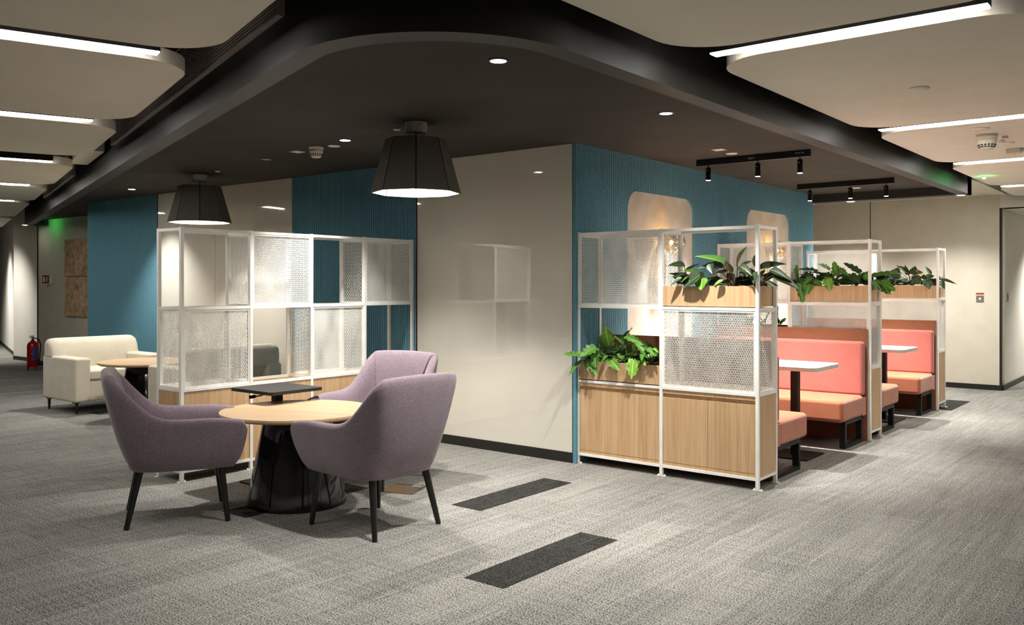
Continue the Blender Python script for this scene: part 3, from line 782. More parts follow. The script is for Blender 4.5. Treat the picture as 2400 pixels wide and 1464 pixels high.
PL = {
'UP1': ([-3.104,-2.956,-2.714,-2.536],5.925,1.38,[
  (-2.778,5.883,1.576,-2.935,5.76,1.64,0.052,1,2),
  (-2.801,5.903,1.547,-2.935,5.787,1.551,0.052,0,2),
  (-2.667,5.863,1.561,-2.572,5.787,1.685,0.064,3,2),
  (-2.681,5.965,1.546,-2.602,5.953,1.592,0.035,1,2),
  (-2.563,5.947,1.544,-2.529,5.842,1.629,0.039,3,3),
  (-2.525,5.919,1.526,-2.314,5.824,1.574,0.051,0,3),
  (-2.373,5.755,1.514,-2.228,5.697,1.464,0.041,0,3),
  (-2.336,5.749,1.477,-2.162,5.695,1.398,0.049,0,3),
  (-2.407,5.754,1.436,-2.31,5.705,1.389,0.025,0,3),
  (-2.535,5.943,1.458,-2.462,5.94,1.509,0.034,1,3),
  (-2.594,5.751,1.542,-2.492,5.701,1.49,0.046,0,3),
  (-3.116,5.916,1.562,-3.187,5.804,1.568,0.045,0,0),
  (-2.988,5.912,1.509,-3.08,5.786,1.522,0.04,1,1),
  (-3.126,5.967,1.515,-3.025,5.966,1.58,0.027,0,0),
  (-3.101,5.921,1.496,-3.158,5.829,1.474,0.027,0,0),
  (-3.05,5.748,1.464,-3.113,5.693,1.415,0.031,0,0),
  (-2.956,5.916,1.433,-2.829,5.842,1.494,0.058,2,1),
  (-2.89,5.755,1.459,-2.88,5.716,1.381,0.074,2,1),
  (-2.91,5.757,1.485,-3.024,5.708,1.402,0.087,0,1),
  (-2.725,5.889,1.506,-2.75,5.834,1.592,0.035,3,2),
  (-2.477,5.747,1.503,-2.488,5.711,1.424,0.046,0,3),
  (-2.993,5.751,1.472,-3.036,5.712,1.433,0.039,2,1),
  (-2.743,5.898,1.507,-2.846,5.877,1.512,0.03,3,2),
  (-2.728,5.748,1.445,-2.781,5.715,1.415,0.03,1,2),
  (-2.821,5.749,1.562,-2.788,5.701,1.501,0.039,0,2),
  (-2.947,5.755,1.459,-2.953,5.711,1.415,0.052,0,1),
  (-2.539,5.748,1.52,-2.522,5.689,1.474,0.033,0,3),
]),
'LP1': ([-3.947,-3.807,-3.589,-3.393],5.92,0.78,[
  (-3.877,5.74,0.854,-4.004,5.6,0.883,0.062,1,1),
  (-3.788,5.74,0.928,-3.84,5.6,0.869,0.074,1,1),
  (-3.916,5.74,0.815,-3.957,5.6,0.712,0.046,1,0),
  (-3.8,5.75,0.907,-3.771,5.707,0.768,0.061,1,1),
  (-3.878,5.742,0.821,-3.832,5.702,0.745,0.037,1,0),
  (-3.839,5.75,0.81,-3.743,5.697,0.712,0.045,1,1),
  (-3.802,5.95,0.933,-3.817,5.92,1.089,0.08,2,1),
  (-3.775,5.885,0.913,-3.782,5.76,1.018,0.05,1,1),
  (-3.788,5.968,0.844,-3.679,5.896,0.968,0.042,2,1),
  (-3.651,5.751,0.833,-3.556,5.716,0.769,0.061,2,2),
  (-3.62,5.931,1.02,-3.514,5.815,1.093,0.062,0,2),
  (-3.611,5.855,0.963,-3.654,5.793,1.025,0.024,1,2),
  (-3.514,5.751,1.024,-3.341,5.705,0.974,0.044,1,2),
  (-3.556,5.943,0.846,-3.523,5.868,1.002,0.033,2,2),
  (-3.454,5.75,0.844,-3.444,5.707,0.717,0.079,2,3),
  (-3.535,5.854,0.848,-3.599,5.782,0.834,0.032,2,2),
  (-3.393,5.88,0.866,-3.519,5.882,0.977,0.056,1,3),
  (-3.387,5.95,0.878,-3.449,5.889,0.984,0.061,1,3),
  (-3.39,5.75,0.847,-3.324,5.713,0.822,0.039,2,3),
  (-3.597,5.878,0.933,-3.697,5.877,0.917,0.041,0,2),
  (-3.548,5.867,0.892,-3.491,5.735,0.982,0.037,0,2),
  (-3.682,5.961,0.863,-3.728,5.912,0.88,0.037,0,2),
  (-3.27,5.743,0.944,-3.209,5.693,0.923,0.019,2,3),
  (-3.643,5.945,0.94,-3.663,5.924,1.027,0.05,1,2),
  (-3.363,5.75,0.908,-3.352,5.694,0.853,0.039,1,3),
  (-3.687,5.749,0.868,-3.703,5.699,0.83,0.028,1,2),
  (-3.323,5.744,0.941,-3.244,5.698,0.901,0.043,1,3),
]),
'UP2': ([-3.217,-3.034,-2.821,-2.648,-2.493],8.415,1.38,[
  (-3.115,8.244,1.424,-3.065,8.187,1.241,0.064,1,1),
  (-3.019,8.237,1.424,-3.026,8.178,1.326,0.064,1,1),
  (-3.016,8.425,1.546,-3.148,8.292,1.575,0.05,0,1),
  (-3.224,8.453,1.497,-3.186,8.333,1.608,0.044,2,0),
  (-3.257,8.461,1.534,-3.289,8.428,1.586,0.051,2,0),
  (-2.869,8.352,1.558,-2.935,8.239,1.617,0.056,1,2),
  (-2.83,8.421,1.509,-2.838,8.372,1.639,0.064,1,2),
  (-2.62,8.435,1.529,-2.777,8.443,1.633,0.049,0,3),
  (-2.747,8.238,1.562,-2.656,8.207,1.506,0.048,1,2),
  (-2.974,8.45,1.51,-3.082,8.329,1.553,0.057,0,1),
  (-2.83,8.442,1.495,-2.7,8.427,1.501,0.064,0,2),
  (-2.858,8.238,1.466,-2.811,8.202,1.362,0.077,2,2),
  (-2.734,8.426,1.438,-2.63,8.338,1.438,0.049,1,3),
  (-2.989,8.452,1.453,-2.976,8.436,1.539,0.05,1,1),
  (-2.973,8.247,1.452,-2.899,8.216,1.403,0.056,1,1),
  (-2.999,8.238,1.48,-3.066,8.19,1.424,0.071,1,1),
  (-2.584,8.362,1.479,-2.499,8.28,1.553,0.062,1,3),
  (-2.628,8.247,1.493,-2.544,8.192,1.437,0.055,0,3),
  (-2.515,8.444,1.479,-2.321,8.318,1.532,0.055,1,4),
  (-2.434,8.239,1.451,-2.358,8.2,1.377,0.068,1,4),
  (-2.357,8.242,1.437,-2.233,8.183,1.364,0.06,1,4),
  (-2.371,8.246,1.424,-2.281,8.197,1.334,0.074,1,4),
  (-2.504,8.451,1.493,-2.258,8.393,1.542,0.028,1,4),
  (-3.292,8.397,1.512,-3.239,8.394,1.49,0.066,1,0),
  (-2.648,8.438,1.452,-2.508,8.309,1.424,0.056,0,3),
  (-3.156,8.451,1.519,-3.008,8.342,1.481,0.066,0,0),
  (-2.858,8.381,1.452,-2.934,8.375,1.495,0.064,1,2),
]),
'UP3': ([-2.995,-2.788,-2.651,-2.531],10.885,1.38,[
  (-2.982,10.866,1.46,-3.07,10.853,1.575,0.105,0,0),
  (-2.981,10.835,1.495,-2.923,10.835,1.617,0.096,0,0),
  (-2.825,10.836,1.555,-2.917,10.72,1.641,0.052,0,1),
  (-2.827,10.874,1.538,-2.841,10.788,1.637,0.039,3,1),
  (-2.771,10.88,1.538,-2.756,10.885,1.633,0.078,0,1),
  (-2.784,10.9,1.512,-2.644,10.761,1.561,0.078,3,1),
  (-2.862,10.852,1.521,-2.947,10.8,1.565,0.061,0,1),
  (-2.712,10.712,1.493,-2.648,10.68,1.425,0.077,0,2),
  (-2.633,10.844,1.494,-2.536,10.84,1.519,0.06,0,2),
  (-2.58,10.858,1.536,-2.632,10.84,1.627,0.034,0,3),
  (-2.584,10.71,1.459,-2.549,10.662,1.366,0.068,0,3),
  (-2.547,10.853,1.433,-2.478,10.859,1.493,0.051,0,3),
  (-2.461,10.785,1.467,-2.285,10.755,1.425,0.042,3,3),
  (-2.429,10.714,1.458,-2.39,10.658,1.366,0.038,0,3),
  (-2.877,10.909,1.478,-2.899,10.868,1.425,0.079,0,1),
  (-2.991,10.868,1.487,-3.05,10.751,1.46,0.07,0,0),
  (-2.96,10.908,1.46,-2.912,10.825,1.416,0.07,0,0),
  (-2.565,10.894,1.425,-2.514,10.776,1.382,0.051,0,3),
  (-3.005,10.709,1.555,-2.962,10.674,1.494,0.078,0,0),
  (-2.692,10.923,1.538,-2.729,10.843,1.58,0.061,3,2),
]),
'LP2': ([-3.697,-3.560,-3.386],8.415,0.78,[
  (-3.423,8.435,1.03,-3.401,8.405,1.216,0.028,1,2),
  (-3.385,8.435,1.031,-3.316,8.405,1.089,0.046,1,2),
  (-3.395,8.435,1.031,-3.401,8.405,1.115,0.055,1,2),
  (-3.376,8.435,1.036,-3.326,8.405,1.066,0.046,0,2),
  (-3.404,8.435,1.04,-3.43,8.405,1.096,0.046,1,2),
  (-3.578,8.457,1.044,-3.599,8.346,1.131,0.066,1,1),
  (-3.534,8.424,1.028,-3.469,8.336,1.143,0.056,1,1),
  (-3.565,8.381,1.01,-3.469,8.245,1.09,0.065,0,1),
  (-3.678,8.347,1.026,-3.732,8.359,1.118,0.056,1,0),
  (-3.71,8.445,1.003,-3.666,8.433,1.108,0.057,1,0),
]),
}
PLAB = {
 'UP1': ('philodendron_plant', 0, ['dark philodendron at the left end of the high planter on the nearest divider', 'philodendron with the large bright drooping leaf in the high near planter', 'big philodendron with reddish stems in the middle of the high near planter', 'philodendron beside the corner post of the nearest divider, long leaf reaching right'], 'philodendrons in the high near planter'),
 'LP1': ('lobed_philodendron', 1, ['lobed green plant spilling over the left end of the low near planter', 'lobed plant with an upright wavy leaf in the low near planter', 'bright lobed plant with a lime leaf over the low planter front', 'lobed plant at the right end of the low near planter'], 'lobed plants in the low near planter'),
 'UP2': ('lobed_philodendron', 1, ['lobed plant hanging a long leaf at the left end of the middle divider planter', 'lobed green plant second from the left on the middle divider', 'lobed green plant with upright leaf in the centre of the middle divider planter', 'lobed plant just left of the post of the middle divider', 'lobed plant reaching past the right post of the middle divider'], 'lobed plants in the high middle planter'),
 'UP3': ('philodendron_plant', 0, ['dark philodendron at the left of the farthest planter', 'dark philodendron in the centre of the farthest planter', 'dark philodendron left of the post on the farthest divider', 'dark philodendron reaching right beyond the farthest divider'], 'philodendrons in the farthest planter'),
 'LP2': ('lobed_philodendron', 1, ['lobed plant low behind the mesh at the left of the middle divider', 'lobed plant low on the middle divider, seen through mesh', 'small lobed plant above the second bench, beside the near corner post'], 'lobed plants in the low middle planter'),
}
for key, (roots, yc, zs, leaves) in PL.items():
    nm, kd, labs, grp = PLAB[key]; rnd = random.Random(len(leaves))
    ts = []
    for i, rx in enumerate(roots):
        ts.append(thing(nm, labs[i], 'plant', (rx, yc, zs), 0, grp))
    for (bx, by, bz, tx, ty, tz, wd, mt, ri) in leaves:
        t = ts[ri]; o = place_leaf(t, (bx, by, bz), (tx, ty, tz), wd, kd, mt, rnd)
        r0 = Vector((rnd.uniform(-.025, .025), rnd.uniform(-.02, .02), -.01)); e = Vector((bx, by, bz))-t.location
        mid = r0.lerp(e, .55)+Vector((0, 0, .035+.15*abs(e.x)))
        path = [r0.lerp(mid, s)*(1-s)+mid.lerp(e, s)*s for s in [k/7 for k in range(8)]]
        MB().tube(path, [.0045-.002*k/7 for k in range(8)], 6).build('stem', M['stem_red' if kd == 0 else 'stem_green'], t, smooth=True)
    # short inner leaves that fill each crown
    for t in ts:
        for k in range(13 if kd == 0 else 15):
            a = rnd.uniform(0, 2*PI); rr = rnd.uniform(.03, .11); hh = rnd.uniform(.03, .11)
            b = t.location+Vector((math.cos(a)*rr*.5, math.sin(a)*rr*.35, hh)); e = b+Vector((math.cos(a)*.11, math.sin(a)*.06, rnd.uniform(-.02, .06)))
            place_leaf(t, b, e, .045, kd, 0 if kd == 0 else rnd.choice((0, 1, 1)), rnd)
            MB().tube([(0, 0, -.01), tuple((b-t.location)*.5+Vector((0, 0, .01))), tuple(b-t.location)], .0025, 5).build('stem', M['stem_red' if kd == 0 else 'stem_green'], t, smooth=True)

# ================================================================ booths
def bench(y, face, label):
    """face +1: sits facing +y with the back at y; -1: mirrored"""
    t = thing('booth_bench', label, 'bench', (-3.95, y, 0), 0, 'coral booth benches')
    L = 1.465; s = face
    def bx(x0, ya, z0, x1, yb, z1): return MB().box(x0, min(ya*s, yb*s), z0, x1, max(ya*s, yb*s), z1)
    bx(0, 0, 0.002, L, .028, 1.012).build('back_board', M['rust'], t, bevel=.004, seg=3)
    bx(.004, .029, .415, L-.012, .125, .905).build('back_cushion', M['pink'], t, bevel=.03, seg=5)
    bx(.004, .10, .235, L-.008, .665, .425).build('seat_cushion', M['coral'], t, bevel=.035, seg=5)
    bx(.004, .03, .24, L-.01, .12, .40).build('seat_base', M['coral'], t)
    for x in (.05, L-.075):
        m = MB()
        for (a, b, c, d) in ((.08, .115, .0, .236), (.515, .55, .0, .236), (.115, .515, 0, .03), (.115, .515, .205, .236)):
            m.box(x, min(a*s, b*s), c, x+.05, max(a*s, b*s), d)
        m.build('leg_frame', M['black_metal'], t)
    return t
bench(6.10, 1, 'coral booth bench backing onto the nearest divider')
bench(8.24, -1, 'coral bench with pink back facing the camera in the first booth')
bench(8.60, 1, 'coral booth bench backing onto the middle divider')
bench(10.71, -1, 'coral bench with pink back facing the camera in the second booth')
def booth_table(y, label):
    t = thing('booth_table', label, 'table', (-3.96, y, 0), 0, 'white booth tables')
    MB().prism(rrect(0, -.30, 1.49, .30, [.07, .01, .01, .07], 6), .728, .757).build('tabletop', M['edge_band'], t, auto=True)
    MB().prism(rrect(.001, -.299, 1.489, .299, [.07, .01, .01, .07], 6), .757, .760).build('laminate_top', M['white_top'], t, auto=True)
    for x in (.35, 1.215):
        MB().box(x-.03, -.03, .012, x+.03, .03, .728).build('pole', M['black_metal'], t)
        MB().box(x-.17, -.2, 0, x+.17, .2, .012).build('base_plate', M['black_metal'], t, bevel=.002)
booth_table(7.16, 'white booth table in the first booth'); booth_table(9.62, 'white booth table in the second booth')

# ---- wall lamps in the alcoves
def sconce(y, label):
    t = thing('wall_lamp', label, 'wall lamp', (SX-.018, y, 1.80), 0, 'amber glass wall lamps')
    r = MB().tube([(0, 0, 0), (.012, 0, 0)], .05, 24).build('backplate', M['brass'], t, auto=True)
    MB().tube([(.012, 0, 0), (.06, 0, 0)], .012, 12).build('arm', M['brass'], t, smooth=True)
    MB().tube([(.05, 0, 0), (.08, 0, 0)], .024, 16).build('socket', M['brass'], t, auto=True)
    prof = []; R = .105
    for i in range(13):
        a = PI*i/12; prof.append((max(.001, R*math.sin(a)), R*math.cos(a)))
    g = MB().lathe(prof, 28).build('glass_globe', M['amber'], t, loc=(.135, 0, 0), smooth=True)
    MB().lathe([(.001, .022), (.016, .012), (.019, 0), (.014, -.014), (.001, -.024)], 16).build('bulb', M['bulb'], t, loc=(.11, 0, 0), smooth=True)
    l = bpy.data.lights.new('lamp', 'POINT'); l.energy = 1.3; l.color = (1, .74, .45); l.shadow_soft_size = .05
    o = bpy.data.objects.new('lamp', l); C.objects.link(o); o.parent = t; o.location = (.15, -.0, .06)
sconce(7.12, 'glowing amber glass wall lamp in the first alcove'); sconce(9.56, 'glowing amber glass wall lamp in the second alcove')

# ================================================================ armchairs
def catmull(P, n):
    out = []
    Q = [P[0]]+P+[P[-1]]
    for i in range(1, len(Q)-2):
        for k in range(n):
            t = k/n
            out.append(tuple(.5*((2*b)+(-a+c)*t+(2*a-5*b+4*c-d)*t*t+(-a+3*b-3*c+d)*t**3) for a, b, c, d in zip(Q[i-1], Q[i], Q[i+1], Q[i+2])))
    out.append(tuple(P[-1])); return out
def make_armchair(label):
    t = thing('armchair', label, 'armchair', (0, 0, 0), 0, 'mauve armchairs around the round table')
    half = [(.342, .385, .588, .262, .330, .342), (.347, .368, .612, .272, .318, .335), (.352, .310, .622, .283, .25, .330), (.360, .19, .634, .290, .13, .328), (.364, .05, .634, .292, 0, .328),
            (.362, -.07, .640, .288, -.09, .330), (.355, -.16, .675, .280, -.155, .333), (.343, -.245, .755, .262, -.20, .336), (.330, -.325, .845, .235, -.24, .339), (.308, -.388, .893, .195, -.262, .341),
            (.255, -.418, .908, .13, -.275, .342), (.13, -.434, .914, .06, -.282, .342), (0, -.440, .916, 0, -.284, .342)]
    h = catmull(half, 3)
    full = h + [(-a, b, c, -d, e, f) for a, b, c, d, e, f in reversed(h[:-1])]
    rows = []; n = len(full)
    for i, (xt, yt, zt, xb, yb, zb) in enumerate(full):
        a = full[max(0, i-1)]; c = full[min(n-1, i+1)]
        tg = Vector((c[0]-a[0], c[1]-a[1], 0)).normalized()
        nin = Vector((tg.y, -tg.x, 0))          # towards the seat
        if nin.dot(Vector((0, .05, 0))-Vector((xt, yt, 0))) < 0: nin = -nin
        T = Vector((xt, yt, zt)); B = Vector((xb, yb, zb)); th = .078
        e = min(i, n-1-i); tp = 1 if e > 2 else (.55, .8, .95)[e]; th *= 1
        o2 = B.lerp(T, .45)-nin*.016; o3 = B.lerp(T, .86)-nin*.004
        zI = Vector((0, 0, 1))
        r = [B+nin*.05-zI*.012, B+nin*.012-zI*.006, B.lerp(T, .1)-nin*.006, B.lerp(T, .26)-nin*.014, o2, B.lerp(T, .66)-nin*.012, o3, T-zI*.012+nin*.008, T+nin*.03, T+nin*.056-zI*.004, T+nin*.076-zI*.026,
             B.lerp(T, .78)+nin*.082, B.lerp(T, .5)+nin*.078, Vector((xb, yb, max(zb, .40)))+nin*.074, Vector((xb, yb, .36))+nin*.08]
        rows.append(r)
    # soft rounded front ends
    def inset(row, k, push):
        c = sum(row, Vector())/len(row); return [c+(p-c)*k+Vector((0, push, 0)) for p in row]
    rows = [inset(rows[0], .62, .020), inset(rows[0], .88, .014)]+rows+[inset(rows[-1], .88, .014), inset(rows[-1], .62, .020)]
    m = MB(); k = len(rows[0])
    for r in rows: m.v += [tuple(p) for p in r]
    for i in range(len(rows)-1):
        for j in range(k): m.f.append((i*k+j, (i+1)*k+j, (i+1)*k+(j+1) % k, i*k+(j+1) % k))
    m.f.append(tuple(range(k))); m.f.append(tuple((len(rows)-1)*k+j for j in reversed(range(k))))
    m.build('shell', M['mauve'], t, smooth=True, subsurf=1)
    bot = [(x*.97, y*.97) for (_, _, _, x, y, _) in full]
    m = MB().prism(bot, .325, .43); m.build('seat_base', M['mauve'], t, bevel=.012, seg=3)
    cu = [(x*.80, y*.86+.012) for (_, _, _, x, y, _) in full]
    cu = [(.235, .335)]+[p for p in cu if p[1] < .30]+[(-.235, .335)]
    MB().prism(cu, .425, .475).build('seat_cushion', M['mauve'], t, bevel=.02, seg=4)
    # back cushion
    m = MB(); rws = []
    for i in range(9):
        v = i/8; r = []
        for j in range(13):
            q = j/12*2-1
            bul = (1-abs(q)**4)*(1-abs(2*v-1)**4)
            r.append((q*.175, -.235-v*.105+bul*.06-.014, .47+v*.19))
        rws.append(r)
    m.grid(rws)
    back = [[(x, y-.03-.0, z) for (x, y, z) in [(j/12*2-1)*0 or ((j/12*2-1)*.2, -.25-(i/8)*.12, .47+(i/8)*.26) for j in range(13)]] for i in range(9)]
    m.build('back_cushion', M['mauve'], t, smooth=True, subsurf=1)
    for sx in (1, -1):
        for sy in (1, -1):
            MB().tube([(sx*(.225 if sy > 0 else .20), sy*(.24 if sy > 0 else .205), .345), (sx*(.256 if sy > 0 else .245), sy*.28, 0)], [.023, .015], 16).build('leg', M['black_wood'], t, smooth=False, auto=True)
    return t
ac = make_armchair('mauve armchair at the left of the round table, seen from its side')
ac.location = (-5.0, 2.917, 0); ac.rotation_euler = (0, 0, math.radians(61-90))
dup(ac, (-3.898, 3.55, 0), math.radians(178-90), 'mauve armchair at the right, its back turned to the camera')
dup(ac, (-4.775, 4.345, 0), math.radians(-78-90), 'mauve armchair behind the round table, facing the camera')

# ---- round tables
def make_round(label):
    t = thing('round_table', label, 'table', (0, 0, 0), 0, 'round oak-top tables on black cone bases')
    MB().lathe([(.47, .575), (.488, .585), (.49, .588), (.49, .600), (.488, .603)], 72).build('tabletop', M['oak_x'], t, auto=True)
    prof = [(.317, 0), (.318, .02), (.262, .32), (.215, .56), (.21, .575)]
    MB().lathe(prof, 64).build('cone_base', M['black_gloss'], t, auto=True)
    return t
rt = make_round('round oak-top table between the mauve armchairs'); rt.location = (-4.694, 3.59, 0); rt.rotation_euler = (0, 0, .35)
dup(rt, (-8.907, 4.857, 0), .2, 'round oak-top table between the two cream sofas')

# ---- black laptop table
t = thing('side_table', 'small black height-adjustable side table behind the round table', 'table', (-5.24, 3.83, 0), 0)
MB().prism(rrect(-.215, -.245, .27, .20, .03, 5), .668, .690).build('tabletop', M['black_top'], t, auto=True)
MB().prism(rrect(-.035, -.03, .035, .03, .012, 4), .012, .668).build('column', M['black_metal'], t, auto=True)
MB().prism(rrect(-.235, -.16, .20, .2, .02, 4), 0, .012).build('base_plate', M['black_metal'], t, auto=True)
MB().tube([(-.0, -.04, .655), (-.03, -.12, .635), (-.05, -.16, .63)], .005, 8).build('lever', M['black_metal'], t, smooth=True)
MB().tube([(-.045, -.15, .632), (-.06, -.19, .628)], .012, 8).build('lever_grip', M['black_metal'], t, smooth=True)

# ---- sofas
def make_sofa(label):
    t = thing('sofa', label, 'sofa', (0, 0, 0), 0, 'cream two-seat sofas'); Wd, D = 1.04, .80     # faces +x, width along y
    MB().box(.02, .15, .13, D-.03, Wd-.15, .36).build('base', M['cream'], t, bevel=.015, seg=3)
    for y0 in (0, Wd-.175):
        MB().box(0, y0, .13, D, y0+.175, .612).build('arm', M['cream'], t, bevel=.028, seg=5)
    MB().box(.16, .165, .36, D-.01, Wd-.165, .475).build('seat_cushion', M['cream'], t, bevel=.03, seg=5)
    m = MB(); rows = []
    prof = [(.02, .60), (.012, .70), (.02, .77), (.05, .802), (.10, .808), (.15, .79), (.185, .74), (.215, .66), (.235, .585), (.25, .47), (.12, .46), (.03, .585)]
    for i, (y, k) in enumerate(((.008, .9), (.02, 1), (.1, 1), (.5*Wd, 1.0), (Wd-.1, 1), (Wd-.02, 1), (Wd-.008, .9))):
        cx, cz = .12, .66; r = []
        for (x, z) in prof:
            if y < .17 or y > Wd-.17: z = max(z, .606)
            r.append((cx+(x-cx)*k, y, cz+(z-cz)*k if z > .62 else z))
        rows.append(r+[r[0]])
    KS = {.0: .62, .012: .80, .032: .92, .06: .98}
    ys = [0., .012, .032, .06, .1, .168, .172, .4, Wd-.4, Wd-.172, Wd-.168, Wd-.1, Wd-.06, Wd-.032, Wd-.012, Wd]
    rows = []
    for y in ys:
        k = KS.get(round(min(y, Wd-y), 3), 1); side = y < .17 or y > Wd-.17; r = []
        for (x, z) in prof:
            if side: z = max(z, .606)
            r.append((.12+(x-.12)*k, y, .66+(z-.66)*k if z > .61 else z))
        rows.append(r+[r[0]])
    m.grid(rows); kk = len(prof)+1
    m.f.append(tuple(range(kk-1))); m.f.append(tuple((len(ys)-1)*kk+j for j in reversed(range(kk-1))))
    m.build('backrest', M['cream'], t, smooth=True, auto=True)
    MB().tube([(.205, .17, .475), (.205, Wd-.17, .475)], .004, 6).build('piping', M['cream'], t, smooth=True)
    for x in (.06, D-.07):
        for y in (.05, Wd-.05):
            MB().tube([(x, y, .125), (x, y, 0)], [.018, .011], 10).box(x-.06 if x > .4 else x-.02, y-.02, .118, x+.02 if x > .4 else x+.06, y+.02, .131).build('leg', M['black_wood'], t)
    return t
sf = make_sofa('cream two-seat sofa in front of the teal slatted panel, far left'); sf.location = (-10.46, 4.44, 0)
dup(sf, (-7.575, 5.60, 0), PI, 'cream sofa seen from behind through the mesh divider')

# ---- floor box
t = thing('floor_box', 'metal floor outlet box in the carpet behind the right armchair', 'floor box', (-4.405, 4.27, 0), math.radians(20))
MB().box(-.125, -.125, 0, .125, .125, .004).build('cover_plate', M['steel'], t, bevel=.001)
m = MB(); m.box(-.128, -.128, 0, .128, -.122, .006); m.box(-.128, .122, 0, .128, .128, .006); m.box(-.128, -.122, 0, -.122, .122, .006); m.box(.122, -.122, 0, .128, .122, .006)
m.build('rim', M['steel'], t); MB().box(.02, .06, .004, .10, .12, .006).build('cable_flap', M['switch_grey'], t)

# ================================================================ wall items
t = thing('fire_extinguisher', 'red fire extinguisher on a stand by the rounded white wall', 'fire extinguisher', (-15.27, 6.33, 0), .5)
MB().lathe([(.075, .05), (.085, .06), (.086, .40), (.075, .445), (.045, .475), (.028, .485), (.028, .50)], 28).build('cylinder', M['red'], t, smooth=True)
MB().lathe([(.02, .50), (.02, .535), (.012, .55)], 16).build('valve', M['steel'], t, smooth=True)
MB().box(-.012, -.07, .545, .012, .02, .556).build('handle', M['black_metal'], t); MB().box(-.010, -.06, .565, .010, .02, .574).build('lever', M['steel'], t)
MB().tube([(0, .02, .53), (.03, .09, .52), (.07, .10, .42), (.088, .05, .2), (.088, .03, .14)], .010, 8).build('hose', M['black_metal'], t, smooth=True)
MB().tube([(.088, .03, .15), (.09, .03, .09)], [.012, .02], 10).build('nozzle', M['black_metal'], t, smooth=True)
m = MB(); rws = [[(.0885*math.cos(a), .0885*math.sin(a), z) for a in [math.radians(-60+8*i) for i in range(12)]] for z in (.17, .36)]
m.grid(rws).build('label_plate', M['label_blue'], t, smooth=True)
m = MB()
for zz in (.055, .27): m.lathe([(.089, zz), (.092, zz+.003), (.089, zz+.014)], 28)
m.build('band', M['red'], t)
for a in (0, 90, 180, 270):
    c, s = math.cos(math.radians(a)), math.sin(math.radians(a)); MB().tube([(c*.075, s*.075, .06), (c*.11, s*.11, 0)], .008, 6).build('stand_leg', M['red'], t)

t = thing('extinguisher_sign', 'small projecting red extinguisher sign on the beige wall', 'sign', (-15.68, LY, 1.505), 0)
MB().box(-.004, -.165, -.08, .004, -.001, .08).build('sign_plate', M['sign_white'], t)
MB().box(-.03, -.014, -.05, .03, -.001, .05).build('wall_bracket', M['sign_white'], t)
f = MB().box(.004, -.158, -.07, .0055, -.045, .07).build('red_face', M['sign_red'], t)
m = MB().box(.0055, -.146, -.045, .007, -.118, .022); m.box(.0055, -.139, .022, .007, -.125, .036); m.box(.0055, -.146, .036, .007, -.114, .044); m.build('pictogram', M['sign_white'], f)
m = MB(); m.box(.0055, -.096, -.045, .007, -.089, .045)
for z in (-.03, 0, .03): m.box(.0055, -.089, z-.005, .007, -.062, z+.005)
m.build('flame_symbol', M['sign_white'], f)

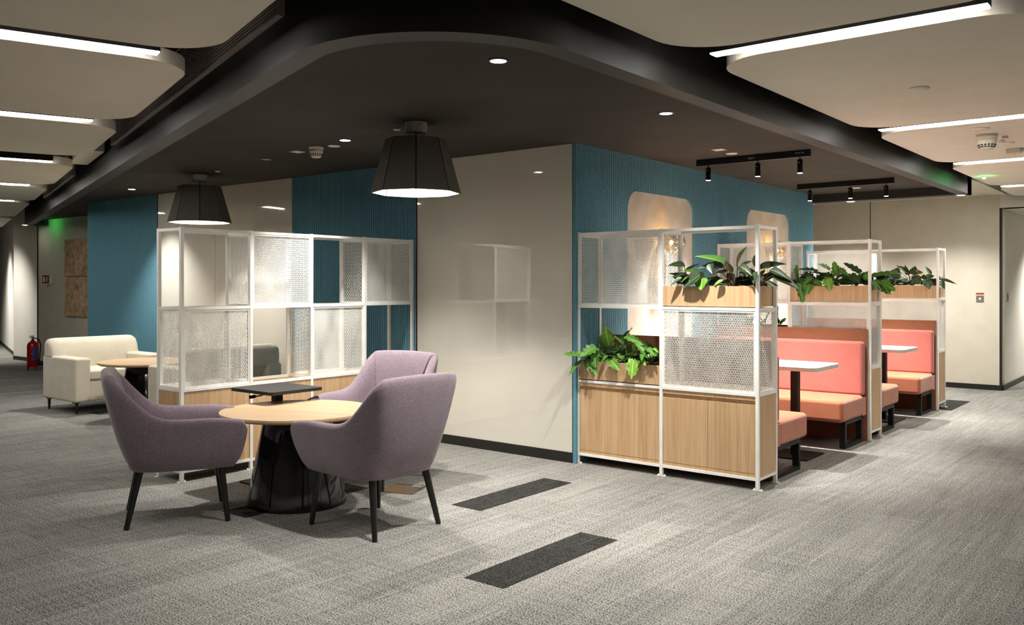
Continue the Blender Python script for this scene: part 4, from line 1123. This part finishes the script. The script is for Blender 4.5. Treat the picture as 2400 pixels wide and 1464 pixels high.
# carved relief of two square panels on the beige wall
def relief(z0, z1, label, sd):
    t = thing('carved_panel', label, 'wall art', (-15.10, LY-.004, z0), 0, 'carved wooden relief panels')
    h = z1-z0; w = 1.25
    MB().box(0, -.03, 0, w, 0, h).build('board', M['relief'], t, bevel=.004)
    rnd = random.Random(sd); m = MB()
    dirs = [(.5, 1), (-.5, 1), (1, .45), (-1, .5), (.2, 1)]
    for ci, (cx, cz) in enumerate([(rnd.uniform(.05, w), rnd.uniform(.05, h)) for _ in range(26)]):
        dx, dz = rnd.choice(dirs); l = math.hypot(dx, dz); dx /= l; dz /= l; l0 = rnd.uniform(.12, .3)
        for k in range(6):
            off = (k-2.5)*.028; ll = l0*rnd.uniform(.85, 1.1)
            a = (cx-dz*off-dx*ll, cz+dx*off-dz*ll); b = (cx-dz*off+dx*ll, cz+dx*off+dz*ll)
            a = (min(max(a[0], .01), w-.01), min(max(a[1], .01), h-.01)); b = (min(max(b[0], .01), w-.01), min(max(b[1], .01), h-.01))
            if (a[0]-b[0])**2+(a[1]-b[1])**2 < .0016: continue
            m.tube([(a[0], -.037-k*.001, a[1]), (b[0], -.037-k*.001, b[1])], .0105, 5)
    m.build('carving', M['relief'], t)['kind'] = 'stuff'
relief(.886, 1.545, 'lower square carved wood relief panel beside the teal slats', 2)
relief(1.555, 2.17, 'upper square carved wood relief panel beside the teal slats', 5)

t = thing('wall_switch', 'grey switch plate with a small orange notice above, on the far right wall', 'switch', (-2.525, BY-.006, 1.225), 0)
MB().box(-.047, -.008, -.045, .047, 0, .045).build('plate', M['switch_grey'], t, bevel=.003); MB().box(-.012, -.014, -.012, .012, -.008, .012).build('rocker', M['white_metal'], t)
for x in (-.036, .036): MB().box(x-.004, -.0095, -.004, x+.004, -.008, .004).build('screw', M['print_dark'], t)
o = MB().box(-.05, -.002, 0, .05, 0, .024).build('notice_label', M['orange'], loc=(-2.525, BY-.006, 1.282)); tag(o, 'thin orange notice label above the grey switch', 'label')
text('PUSH TO EXIT', .011, M['print_dark'], o, (0, -.0024, .012), (PI/2, 0, 0))
t = thing('wall_switch', 'narrow switch strip on the white wall inside the right opening', 'switch', (-2.262, 13.62, 1.24), PI/2)
MB().box(-.045, -.01, -.06, .045, 0, .06).build('plate', M['switch_grey'], t, bevel=.003); MB().box(-.02, -.014, -.02, .02, -.01, .02).build('rocker', M['orange'], t)
spot((-1.5, 15.6, 2.40), 110, 130, .8, NEUT, rad=.03)
spot((-17.5, 5.7, 2.5), 60, 85, 1., NEUT, rad=.1, target=(-18.0, 7.0, .6)); spot((-20.0, 6.9, 2.5), 110, 130, 1., NEUT, rad=.1)  # bare spots added to brighten the white corner wall, no fittings
for x, y, l in ((-2.75, 12.25, 'added hidden fill light before the far wall, nearer the corridor opening'), (-4.3, 12.25, 'added hidden fill light before the far wall, behind the slatted side wall')): downlight(x, y, 2.62, l, power=60, size=120)  # two lights added out of sight to brighten the far wall
